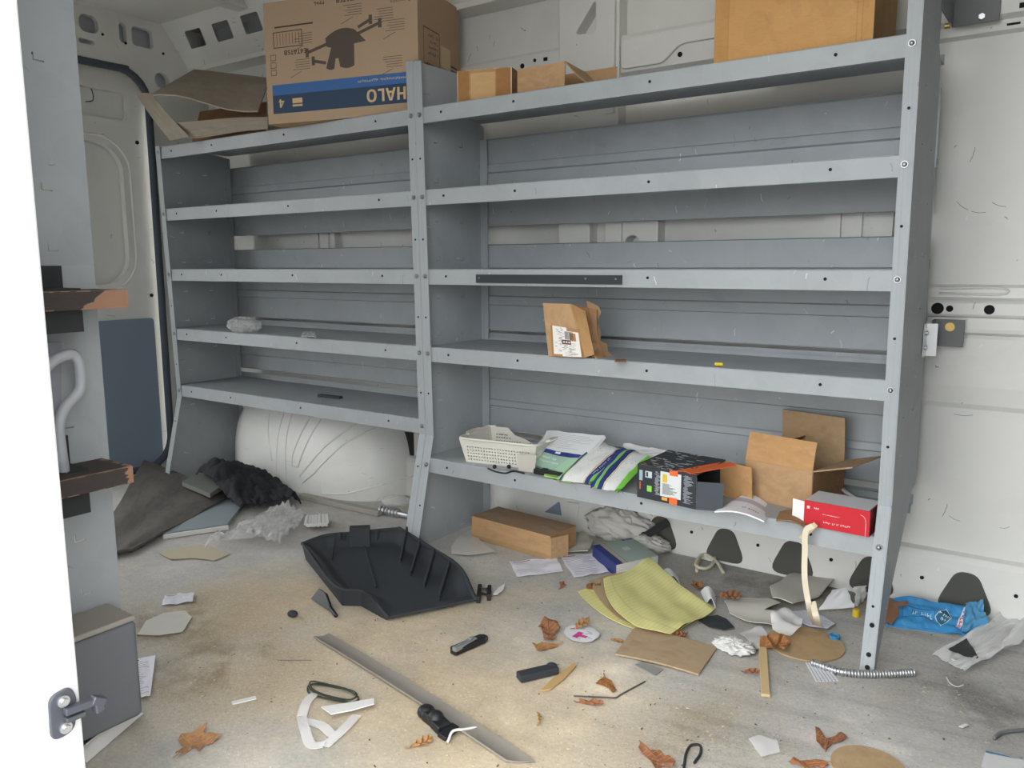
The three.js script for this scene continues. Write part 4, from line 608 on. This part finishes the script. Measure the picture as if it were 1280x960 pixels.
{
  const o = Array.from({ length: 22 }, (_, i) => { const a = i / 22 * 2 * Math.PI; return [727 + 23 * Math.cos(a), 794 + 12 * Math.sin(a)]; });
  const pts = [[-0.62,0.275], [-0.612,0.298], [-0.617,0.324], [-0.635,0.343], [-0.661,0.349], [-0.687,0.339], [-0.705,0.323], [-0.716,0.295], [-0.714,0.27], [-0.696,0.251], [-0.665,0.248]];
  solo('round_sticker', 'white round sticker sheet with a magenta mark', 'sticker', sheet(pts, .001, .0012, rip(.012, 15, 3), 3), print(256, 256, (x, w, h) => { x.fillStyle = '#dcdce0'; x.fillRect(0, 0, w, h); x.fillStyle = '#c83a86'; x.fillRect(100, 120, 40, 90); x.fillRect(120, 150, 70, 30); x.fillStyle = '#6a6f78'; const r = rng(4); for (let i = 0; i < 14; i++) x.fillRect(60 + r() * 140, 40 + i * 13, 20 + r() * 30, 4); }));
}
// leaves: lobed blade curled along the midrib, with a stem
function leaf(px, y, L, W, turn, curl, seed, color, label, group) {
  const g = thing('dead_leaf', label, 'leaf', [px[0], y, px[1]], turn), r = rng(seed), k = 3 + Math.floor(r() * 2), ph = r() * 2, m = M['leaf' + color] ??= std(0xffffff, .8, { map: canvasMap(256, 256, (x, w, h) => { x.fillStyle = color; x.fillRect(0, 0, w, h); const q = rng(color.length + parseInt(color.slice(1), 16)); for (let i = 0; i < 500; i++) { x.globalAlpha = .12; x.fillStyle = q() < .5 ? '#5a2f12' : '#d39a5c'; x.beginPath(); x.ellipse(q() * w, q() * h, 2 + q() * 12, 1 + q() * 6, q() * 3, 0, 7); x.fill(); } x.globalAlpha = .5; x.strokeStyle = '#e0b27a'; x.lineWidth = 3; x.beginPath(); x.moveTo(0, h / 2); x.lineTo(w, h / 2); x.stroke(); for (let i = 1; i < 6; i++) for (const s of [-1, 1]) { x.beginPath(); x.moveTo(i * w / 7, h / 2); x.lineTo((i + 1) * w / 7, h / 2 + s * h * .45); x.stroke(); } }) });
  const q = [r() * 6, r() * 6], half = (u, s) => W / 2 * Math.max(.05, Math.sin(Math.PI * Math.min(1, .03 + u * .97)) ** .6 * (.6 + .36 * Math.sin((k - .4) * 2 * Math.PI * u + q[s > 0 ? 1 : 0]) + .25 * N(7 * u, s * 3, seed)));
  const lift = (u, s) => .002 + curl * (s * s * (.6 + .5 * Math.sin(4 * u + ph + s)) + .5 * u * u + .5 * Math.abs(N(3 * u, 2 * s, seed)));
  part(g, 'blade', patch((u, v) => { const s = 2 * v - 1; return [L * (u - .5) + .1 * L * Math.abs(s) * Math.sin(3 * u), Math.max(.0012, lift(u, s)), half(u, s) * s * (1 - .3 * curl / W) + .12 * L * Math.sin(2.4 * u + ph)]; }, 56, 14, .0011), m);
  part(g, 'stem', tube([[-L * .5, .002, 0], [-L * .6, .004, .004], [-L * .72, .003, -.002]], .0013, false, 10, 6), m);
}
function tracedLeaf(P, curl, seed, color, label) {
  leaf([0, 0], 0, .01, .01, 0, 0, seed, color, label); const g = scene.children[scene.children.length - 1]; g.position.set(0, 0, 0); const m = g.children[0].material; g.clear();
  let cx = 0, cz = 0; for (const q of P) { cx += q[0] / P.length; cz += q[1] / P.length; }
  const lift = (x, z) => { const d = Math.hypot(x - cx, z - cz); return curl * (d / .05) ** 1.5 * (.7 + N(x * 30, z * 30, seed)) + curl * .6 * Math.abs(N(x * 45, z * 45, seed + 4)); };
  part(g, 'blade', sheet(P, .0012, .0012, (x, z) => Math.max(0, lift(x, z)), 3), m);
  const far = P.reduce((a, b) => Math.hypot(b[0] - cx, b[1] - cz) > Math.hypot(a[0] - cx, a[1] - cz) ? b : a);
  part(g, 'stem', tube([0, .4, .75, 1.12].map((t) => { const x = cx + (far[0] - cx) * t, z = cz + (far[1] - cz) * t; return [x, Math.max(.002, lift(x, z) + .003), z]; }), .0012, false, 12, 6), m); settle(g);
}
const brown = '#94602f', rust = '#8d5c40', tan = '#a67a4c', pale = '#b08a5a', dull = '#7d5636';
tracedLeaf([[-1.054,1.257],[-1.068,1.242],[-1.081,1.222],[-1.109,1.217],[-1.122,1.2],[-1.113,1.184],[-1.112,1.163],[-1.104,1.149],[-1.091,1.169],[-1.077,1.158],[-1.048,1.151],[-1.048,1.178],[-1.054,1.192],[-1.038,1.213],[-1.065,1.209],[-1.063,1.224]], 0.012, 1, '#a67c56', 'broad tan dead leaf on the floor at the lower left');
leaf([-0.688,0.923], .001, .05, .03, 1.2, .008, 2, tan, 'crumbled orange leaf under the broken black plug');
tracedLeaf([[-0.779,0.339],[-0.782,0.292],[-0.756,0.282],[-0.724,0.312],[-0.722,0.341],[-0.702,0.369],[-0.705,0.392],[-0.728,0.387],[-0.757,0.35]], 0.02, 3, rust, 'reddish curled leaf, upper of two left of the round sticker');
tracedLeaf([[-0.745,0.42],[-0.731,0.417],[-0.727,0.398],[-0.699,0.392],[-0.679,0.381],[-0.687,0.411],[-0.696,0.422],[-0.693,0.441],[-0.715,0.44]], 0.01, 4, tan, 'tan leaf, lower of two left of the round sticker');
leaf([-0.681,0.265], .012, .06, .035, 1.3, .014, 5, tan, 'tan folded leaf lying across the round sticker');
tracedLeaf([[-0.504,0.506],[-0.501,0.469],[-0.475,0.477],[-0.449,0.503],[-0.452,0.52],[-0.471,0.502],[-0.49,0.5]], 0.016, 6, brown, 'curled brown leaf above the thin wire');
leaf([-0.47,0.586], .001, .055, .018, .4, .01, 7, rust, 'narrow rust-coloured leaf under the thin wire');
leaf([-0.883,0.046], .001, .035, .028, 1.8, .01, 8, rust, 'small reddish leaf on the floor below the two printed sheets');
leaf([-0.789,0.011], .003, .05, .03, .9, .016, 9, dull, 'brown leaf tucked under the left corner of the yellow pad');
leaf([-0.44,0.157], .001, .04, .03, .4, .012, 10, rust, 'rust leaf between the yellow pad and the cardboard sheet');
leaf([-0.564,0.276], .001, .03, .015, .1, .006, 11, tan, 'tiny leaf scrap at the left edge of the cardboard sheet');
leaf([-0.523,-0.173], .004, .05, .03, -.5, .02, 12, dull, 'brown curled leaf between the two white paper scrolls');
leaf([-0.402,-0.12], .02, .06, .035, .3, .02, 13, dull, 'brown leaf on the grey torn liner sheet');
leaf([-0.208,0.085], .005, .075, .055, .3, .03, 14, '#8e5f35', 'crinkled brown leaf on the left cardboard disc');
leaf([-0.216,0.236], .001, .035, .022, .5, .008, 15, rust, 'small rust leaf beside the split wood stick');
tracedLeaf([[-0.023,0.398],[-0.015,0.397],[0.005,0.419],[0.018,0.405],[0.027,0.381],[0.041,0.393],[0.036,0.415],[0.021,0.434],[0.017,0.467],[0.003,0.459],[-0.009,0.442]], 0.008, 16, rust, 'two-pointed rust leaf above the lower cardboard disc');
tracedLeaf([[-0.035,0.552],[-0.03,0.53],[-0.017,0.533],[-0.004,0.521],[0.016,0.508],[0.033,0.513],[0.03,0.532],[0.012,0.537],[-0.004,0.552],[-0.02,0.549]], 0.01, 17, '#a56c48', 'orange leaf at the bottom edge of the picture');
tracedLeaf([[-0.301,0.689],[-0.302,0.673],[-0.278,0.68],[-0.265,0.664],[-0.25,0.673],[-0.236,0.675],[-0.219,0.688],[-0.217,0.708],[-0.235,0.707],[-0.242,0.729],[-0.266,0.705],[-0.284,0.696]], 0.012, 18, rust, 'pointed rust leaf left of the black wire hook');
{
  const P = [[-0.012,0.01],[-0.009,0.039],[-0.002,0.063],[0.011,0.056],[0.043,0.064],[0.046,0.058],[0.022,0.045],[0.027,0.029],[0.014,0.006],[0.04,-0.006],[0.032,-0.016],[0.006,-0.013],[-0.011,-0.01]], z0 = [0.082,-0.263][1], g = thing('dead_leaf', 'dark brown leaf lying on the blue packet', 'leaf');
  const geo = sheet(P.map(([x, y]) => [x, -y]), 0, .0015, (x, z) => .01 * (1 + N(x * 40, z * 40, 3)), 3), a = geo.attributes.position;
  for (let k = 0; k < a.count; k++) { const y = -a.getZ(k), lift = a.getY(k); a.setXYZ(k, a.getX(k), y, z0 + (-.35 - z0) * Math.min(1.3, y / .11) + .012 + lift); }
  geo.computeVertexNormals(); part(g, 'blade', geo, std(0x75533a, .85)); settle(g);
}
leaf([-0.539,0.705], .001, .04, .012, 2.2, .004, 20, pale, 'faded leaf sliver in the middle of the floor');

// --- tools and broken pieces in front
{
  const a = on([-0.879,0.586], .012), b = on([-0.86,0.481], .012), g = thing('utility_knife', 'black and silver utility knife handle on the floor', 'knife');
  part(g, 'handle', bar(a, b, .024, .02), M.blackPlastic); part(g, 'grip', bar([a[0] + .006, .02, a[2] + .002], [a[0] + (b[0] - a[0]) * .75, .02, a[2] + (b[2] - a[2]) * .75 + .002], .015, .012), std(0xa0a4a5, .35, { metalness: .6 }), 'silver inlay');
  part(g, 'slider', bar([a[0] + (b[0] - a[0]) * .5, .026, a[2] + (b[2] - a[2]) * .5 - .004], [a[0] + (b[0] - a[0]) * .58, .026, a[2] + (b[2] - a[2]) * .58 - .004], .006, .008), M.steel); part(g, 'nose', new THREE.SphereGeometry(.012, 14, 10).scale(1.2, .8, 1).translate(...b), M.blackMatte); settle(g);
}
{
  const g = thing('plastic_bar', 'matte black plastic handle piece beside the wood splinter', 'handle'), a = on([-0.666,0.596], .012), b = on([-0.613,0.507], .012);
  part(g, 'body', bar(a, b, .03, .018), M.blackMatte); part(g, 'cap', new THREE.SphereGeometry(.014, 14, 10).scale(1.1, .7, 1).translate(...on([-0.625,0.51], .014)), M.blackMatte); settle(g);
}
solo('wood_splinter', 'pale wood splinter right of the black handle piece', 'splinter', sheet([[-0.594,0.608], [-0.6,0.549], [-0.599,0.483], [-0.596,0.446], [-0.586,0.459], [-0.578,0.525], [-0.579,0.589]], .001, .004, rip(.004, 30, 1)), std(0xc0a06c, .85));
solo('plastic_strip', 'long dull clear plastic strip lying diagonally on the floor', 'strip', quad([[-1.248,0.727], [-0.503,0.877], [-0.455,0.844], [-1.227,0.69]], .001, .004, (u, v) => .004 * (2 * v - 1) ** 2 + .006 * Math.sin(3 * u), 40, 6), phys(0x9a948b, .35, { transmission: .25, thickness: 0, side: THREE.DoubleSide }));
solo('wire_coil', 'flattened coil of dark green wire on the floor', 'wire', tube([...Array(34)].map((_, i) => { const a = i / 33 * 6 * Math.PI, e = Math.floor(i / 11) * .004; const c = [-0.989,0.895]; return [c[0] + (.075 - e) * Math.cos(a) + .008 * Math.sin(3 * a), .004 + e + .003 * Math.sin(a * 1.7), c[1] + (.028 - e * .8) * Math.sin(a) - .012 * Math.cos(a)]; }), .0022, false, 200, 6), std(0x33392f, .5));
{
  const g = thing('plastic_band', 'loose clear plastic packing band in a loop below the wire coil', 'band');
  for (const L of [[[-1.023,0.914], [-1.003,0.96], [-0.972,1.002]], [[-0.972,1.002], [-0.917,1.039], [-0.867,1.064], [-0.843,1.051]], [[-0.843,1.051], [-0.851,0.994], [-0.873,0.93]], [[-0.953,1.012], [-0.902,1.007], [-0.859,1.014]]]) part(g, 'strip', ribbon(L.map((p, i) => on(p, .006 + .004 * (i % 2))), .022, .0015), M.clearMilky);
  settle(g);
}
solo('white_strip', 'white plastic strip with a pointed end below the wire coil', 'strip', sheet([[-0.948,0.966], [-0.906,0.913], [-0.876,0.872], [-0.86,0.889], [-0.882,0.936], [-0.908,0.973]], .016, .003, () => 0, 2), M.whiteCard);
solo('white_sliver', 'short white strip left of the wire coil', 'strip', bar(on([-1.151,1.054], .002), on([-1.126,1.007], .002), .013, .003), M.whiteCard);
solo('grey_film', 'grey plastic film flat on the floor below the small printed card', 'plastic', sheet([[-1.658,0.988], [-1.718,0.927], [-1.726,0.869], [-1.684,0.827], [-1.63,0.841], [-1.57,0.91], [-1.603,0.956]], .001, .001, rip(.008, 14, 6), 3), M.greyFilm);
{
  const g = thing('broken_plug', 'broken black plastic plug with a white wire', 'plug');
  const P = [[-0.744,0.844], [-0.706,0.855], [-0.67,0.868], [-0.649,0.867]];
  part(g, 'body', merge([new THREE.SphereGeometry(.02, 16, 12).scale(1, .8, 1).translate(...on(P[0], .016)), bar(on(P[0], .014), on(P[1], .014), .03, .024), new THREE.SphereGeometry(.018, 16, 12).scale(1, .9, 1).translate(...on(P[1], .02)), bar(on(P[1], .014), on(P[2], .012), .034, .02), bar(on(P[2], .012), on(P[3], .008), .05, .01)]), M.blackPlastic);
  part(g, 'wire', tube([on([-0.642,0.891], .006), on([-0.647,0.869], .016), on([-0.636,0.844], .012), on([-0.621,0.819], .008), on([-0.602,0.816], .005)], .003), M.whiteCard); settle(g);
}
solo('thin_wire', 'thin bent steel wire lying beside the curled brown leaf', 'wire', tube([on([-0.52,0.578], .002), on([-0.464,0.548], .003), on([-0.435,0.532], .004), on([-0.434,0.518], .003), on([-0.414,0.425], .002)], .0018), std(0x55524e, .5));
solo('wire_hook', 'black bent wire hook at the bottom edge of the picture', 'wire', tube([on([-0.2,0.689], .003), on([-0.217,0.636], .003), on([-0.218,0.606], .003), on([-0.205,0.597], .003), on([-0.193,0.619], .003), on([-0.19,0.66], .003)], .0028), M.dark);
solo('straight_wire', 'straight thin wire on the floor left of the long plastic strip', 'wire', tube([on([-1.231,0.861], .0015), on([-1.16,0.812], .0015)], .001), M.bracket);

// --- right side
const discM = card('#b19670', 81);
solo('cardboard_disc', 'tan cardboard disc near the foot of the shelving', 'disc', new THREE.CylinderGeometry(.098, .098, .004, 48).translate(...on([-0.152,0.008], .0035)), discM);
solo('cardboard_disc', 'tan cardboard disc cut by the bottom edge of the picture', 'disc', new THREE.CylinderGeometry(.07, .07, .004, 48).translate(...on([0.1,0.474], .003)), discM);
solo('tissue', 'crumpled white tissue on the floor right of the cardboard sheet', 'tissue', blob(on([-0.294,0.144], .012), [.045, .014, .035], .5, 3.2, 31, 22), M.whiteCard);
{
  const g = thing('wood_stick', 'split pale wooden stick standing out from under a leaf', 'stick');
  part(g, 'stick', bar(on([-0.238,0.089], .005), on([-0.153,0.328], .005), .02, .008), std(0xc9b184, .85)); settle(g);
}
solo('black_scrap', 'flat black plastic scrap at the right corner of the yellow pad', 'plastic', sheet([[-0.434,0.045], [-0.423,0.006], [-0.401,-0.015], [-0.371,-0.005], [-0.335,0.031], [-0.355,0.057], [-0.396,0.062]], .001, .002, rip(.012, 20, 4), 3), M.blackMatte);
solo('torn_liner', 'grey torn liner sheet left of the white folded cards', 'paper', sheet([[-0.419,-0.115], [-0.394,-0.16], [-0.316,-0.2], [-0.273,-0.175], [-0.298,-0.106], [-0.233,-0.118], [-0.235,-0.014], [-0.302,-0.016], [-0.371,-0.03]], .002, .002, rip(.03, 10, 7), 3), M.greyPaper);
solo('grey_card', 'large creased grey card under the shelving foot', 'card', sheet([[-0.335,-0.273], [-0.317,-0.399], [-0.287,-0.517], [-0.218,-0.54], [-0.185,-0.428], [-0.199,-0.295], [-0.24,-0.178], [-0.301,-0.19]], .004, .003, rip(.03, 8, 12), 3), M.greyPaper);
solo('grey_card', 'grey card piece between the hanging strap and the shelving foot', 'card', sheet([[-0.206,-0.515], [-0.185,-0.613], [-0.13,-0.585], [-0.115,-0.492], [-0.157,-0.44], [-0.184,-0.444]], .004, .003, rip(.03, 8, 15), 3), M.greyPaper);
solo('folded_card', 'white folded card standing near the shelving foot', 'card', q3([on([-0.181,-0.226], .003), on([-0.101,-0.301], .003), on([-0.13,-0.321], .05), on([-0.161,-0.278], .05)], .002, wob(.012, 4, 5)), M.paper);
solo('folded_card', 'white folded card touching the shelving foot', 'card', q3([on([-0.102,-0.307], .003), on([-0.093,-0.368], .003), on([-0.088,-0.372], .05), on([-0.116,-0.338], .05)], .002, wob(.012, 4, 9)), M.whiteCard);
solo('white_leaflet', 'white leaflet under the end of the hanging strap', 'paper', sheet([[-0.252,-0.144], [-0.2,-0.199], [-0.148,-0.184], [-0.114,-0.145], [-0.123,-0.103], [-0.168,-0.096], [-0.216,-0.112]], .002, .0015, rip(.012, 14, 4), 3), noteMat(66, '#dcdce6'));
solo('crumpled_film', 'crumpled clear film over the left cardboard disc', 'plastic', sheet([[-0.26,-0.038], [-0.23,-0.108], [-0.183,-0.086], [-0.171,-0.013], [-0.189,0.033], [-0.236,0.016]], .008, .001, rip(.05, 18, 9), 4), M.clearMilky);
solo('clear_sheet', 'clear plastic sheet flat on the floor beside the tissue', 'plastic', sheet([[-0.311,0.055], [-0.28,-0.018], [-0.234,0.031], [-0.241,0.133], [-0.263,0.17], [-0.275,0.093]], .001, .001, rip(.016, 18, 19), 3), M.clearMilky);
{
  const g = thing('white_strap', 'cream flat strap hanging from the red box to the floor', 'strap');
  part(g, 'strip', ribbon([[[-0.142,0.335][0], [-0.142,0.335][1], .03], [[-0.156,0.323][0], [-0.156,0.323][1], .035], [[-0.156,0.265][0], [-0.156,0.265][1], .04], [[-0.148,0.205][0], [-0.148,0.205][1], .06], [[-0.125,0.154][0], [-0.125,0.154][1], .1], on([-0.159,-0.12], .004)], .014, .003, [.15, .3, 1]), M.cream);
  part(g, 'end', ribbon([[[-0.17,0.294][0], [-0.17,0.294][1], .03], [[-0.15,0.321][0], [-0.15,0.321][1], .03], [[-0.135,0.341][0], [-0.135,0.341][1], .03]], .013, .003, [.3, .6, 1]), std(0xcbb48c, .75));
  part(g, 'strip', ribbon([[[-0.118,0.158][0], [-0.118,0.158][1], .09], [[-0.101,0.136][0], [-0.101,0.136][1], .12], on([-0.144,-0.119], .004)], .015, .003, [.15, .3, 1]), M.cream); settle(g);
}
solo('blue_fitting', 'tiny bright blue cap near the left cardboard disc', 'cap', merge([new THREE.CylinderGeometry(.013, .014, .012, 12).translate(...on([-0.095,-0.065], .0065)), new THREE.TorusGeometry(.012, .003, 6, 14).rotateX(1.57).translate(...on([-0.095,-0.065], .012))]), std(0x3d86b4, .5));
solo('yellow_fitting', 'tiny yellow cap at the shelving foot', 'cap', new THREE.CylinderGeometry(.009, .011, .02, 12).translate(...on([-0.082,-0.255], .0105)), std(0xd0b32c, .5));
solo('striped_card', 'white slatted card under the end of the metal conduit', 'card', quad([[-0.076,0.19], [-0.032,0.156], [-0.084,0.086], [-0.123,0.108]], .001, .002), print(256, 256, (x, w, h) => { x.fillStyle = '#d8d9df'; x.fillRect(0, 0, w, h); x.fillStyle = '#8e9097'; for (let i = 0; i < 6; i++) x.fillRect(20 + i * 40, 0, 8, h); }));
{
  const pts = [[-0.103,0.115], [-0.075,0.119], [-0.037,0.122], [0.011,0.103], [0.059,0.069], [0.11,0.025]].map((p) => on(p, .0095)), g = thing('metal_conduit', 'short length of shiny flexible metal conduit before the shelving foot', 'conduit');
  const c = new THREE.CatmullRomCurve3(pts.map((p) => V(...p))), rings = []; part(g, 'core', tube(pts, .0068), M.steel);
  for (let i = 0; i <= 34; i++) { const p = c.getPointAt(i / 34), t = c.getTangentAt(i / 34); rings.push(new THREE.TorusGeometry(.0072, .0028, 6, 14).applyQuaternion(new THREE.Quaternion().setFromUnitVectors(V(0, 0, 1), t)).translate(p.x, p.y, p.z)); }
  const m = part(g, 'corrugation', merge(rings), M.steel); m.userData.kind = 'stuff'; settle(g);
}
{ // blue packet leaning on the low rail
  const art = print(1024, 320, (x, w, h) => { x.fillStyle = '#3f97d4'; x.fillRect(0, 0, w, h); const r = rng(5); for (let i = 0; i < 60; i++) { x.globalAlpha = .16; x.fillStyle = r() < .6 ? '#7fc4ea' : '#1b5f98'; x.beginPath(); x.ellipse(r() * w, r() * h, 10 + r() * 120, 4 + r() * 20, r(), 0, 7); x.fill(); } x.globalAlpha = 1; x.save(); x.translate(690, 160); x.strokeStyle = '#dfeaf0'; x.fillStyle = '#2b6f8e'; x.lineWidth = 8; x.beginPath(); x.moveTo(0, -105); x.lineTo(95, 0); x.lineTo(0, 105); x.lineTo(-95, 0); x.closePath(); x.fill(); x.stroke(); x.fillStyle = '#f2f5f6'; x.rotate(.25); scrib(x, -62, -34, 124, 34, 4); scrib(x, -40, 8, 80, 26, 6); x.restore(); x.strokeStyle = '#1c5f92'; x.lineWidth = 6; x.strokeRect(214, 116, 370, 84); x.fillStyle = '#24699c'; scrib(x, 226, 124, 110, 66, 3); x.fillStyle = '#d8f0fa'; scrib(x, 330, 138, 240, 54, 8); x.save(); x.translate(880, 40); x.rotate(Math.PI / 2); x.fillStyle = '#f4e6ea'; x.fillRect(-8, -50, 240, 62); x.fillStyle = '#d33a34'; scrib(x, 0, -42, 95, 46, 5); scrib(x, 120, -42, 100, 46, 9); x.restore(); });
  const pk = thing('blue_packet', 'bright blue printed plastic packet against the low wall rail', 'packet');
  part(pk, 'film', q3([on([0.003,-0.232], .003), on([0.188,-0.289], .003), at([0.211,0.05], -.405), at([-0.032,0.03], -.36)], .006, (u, v) => .012 * N(5 * u, 4 * v, 3) + .008 * Math.sin(6 * u) * v, 24), art);
  part(pk, 'tail', q3([on([0.178,-0.277], .003), on([0.236,-0.335], .003), at([0.211,0.049], -.41), at([0.171,0.038], -.405)], .003, wob(.02, 5, 8), 14), std(0x5aa2cf, .5), 'pale blue crumpled end'); settle(pk);
}
{
  const g = thing('clear_bag', 'long clear plastic bag with a dark scrap inside, right foreground wall side', 'bag');
  part(g, 'film', quad([[0.135,-0.085], [0.213,-0.042], [0.355,-0.377], [0.325,-0.636]], .003, .001, (u, v) => .012 + .055 * Math.abs(N(2.5 * u, 2 * v, 6)) * (.4 + v) + .008 * Math.abs(N(9 * u, 7 * v, 3)), 44, 36), M.clearMilky);
  part(g, 'scrap', sheet([[0.161,-0.128], [0.198,-0.218], [0.236,-0.119], [0.203,-0.116]], .012, .003, rip(.02, 14, 3), 3), M.blackPlastic, 'dark scrap inside the bag');
  part(g, 'nut', new THREE.CylinderGeometry(.01, .01, .008, 6).translate(...on([0.184,-0.086], .02)), M.steel); settle(g);
}
solo('grey_rod', 'short dark grey rod at the right edge of the picture', 'rod', tube([on([0.297,0.22], .004), on([0.308,0.188], .004), on([0.354,0.141], .004)], .0042), M.bracket);
solo('white_curl', 'curl of thin white thread on the floor below the long clear bag', 'thread', tube([on([0.178,-0.013], .0015), on([0.19,0.015], .0015), on([0.205,0.023], .0015), on([0.216,0.006], .0015)], .0014), M.whiteCard);
{
  const g = thing('zip_bag', 'clear zip bag with a blue seal at the bottom right corner', 'bag');
  part(g, 'film', sheet([[0.285,0.36], [0.286,0.293], [0.367,0.281], [0.371,0.361]], .002, .001, rip(.01, 12, 3), 3), M.clearMilky);
  part(g, 'seal', ribbon([on([0.287,0.289], .006), on([0.324,0.286], .006), on([0.368,0.288], .006)], .008, .002), std(0x3f7f9c, .5)); settle(g);
}
solo('clear_scrap', 'clear plastic corner scrap above the orange leaf', 'plastic', sheet([[-0.126,0.525], [-0.114,0.495], [-0.074,0.495], [-0.059,0.526], [-0.083,0.569]], .001, .001, rip(.01, 18, 5), 3), M.clearMilky);
solo('white_flake', 'small white plastic flake at the lower right floor', 'plastic', sheet([[0.23,0.213], [0.24,0.195], [0.248,0.197], [0.239,0.214]], .001, .002, rip(.005, 40, 1), 1), M.whiteCard);
solo('bent_flap', 'white curved plastic sheet under the dark cover box', 'plastic', q3([on([-1.201,1.363], .002), on([-1.278,1.195], .002), on([-1.254,1.236], .04), on([-1.202,1.359], .04)], .003, (u, v) => -.012 * Math.sin(3.1 * v)), M.whiteCard);
// sawdust, chips and grit
{
  const r = rng(99), parts = [], spots = [[-0.811,0.687], [-1.106,0.635], [-0.584,0.74], [-0.501,0.603], [-0.239,0.575], [0.135,0.03], [-0.032,0.357], [-1.07,0.912], [-0.922,0.26], [-0.145,0.078], [-1.497,0.905], [-0.778,0.226]];
  const chipMat = std(0xcdbb98, .9), darkChips = [];
  for (let i = 0; i < 2600; i++) {
    const s = spots[Math.floor(r() * spots.length)], q = () => (r() + r() + r() - 1.5) * .36, x = s[0] + q(), z = s[1] + q(); if (x < -2.9 || x > .6 || z < -.3 || z > 1.35) continue;
    const e = .0009 + .0024 * r() ** 3; (r() < .82 ? parts : darkChips).push(new THREE.TetrahedronGeometry(e).scale(1 + 2 * r(), .5, 1).rotateY(r() * 6).translate(x, e * .3, z));
  }
  const a = mesh('wood_chips', merge(parts), chipMat, scene); tag(a, 'pale wood chips and sawdust scattered over the floor', 'wood chips'); a.userData.kind = 'stuff';
  const b = mesh('grit', merge(darkChips), std(0x6b5a48, .9), scene); tag(b, 'dark grit and crumbled leaf scattered over the floor', 'grit'); b.userData.kind = 'stuff';
}

scene.traverse((o) => { if (o.isMesh) o.castShadow = o.receiveShadow = true; });
renderer.render(scene, camera);
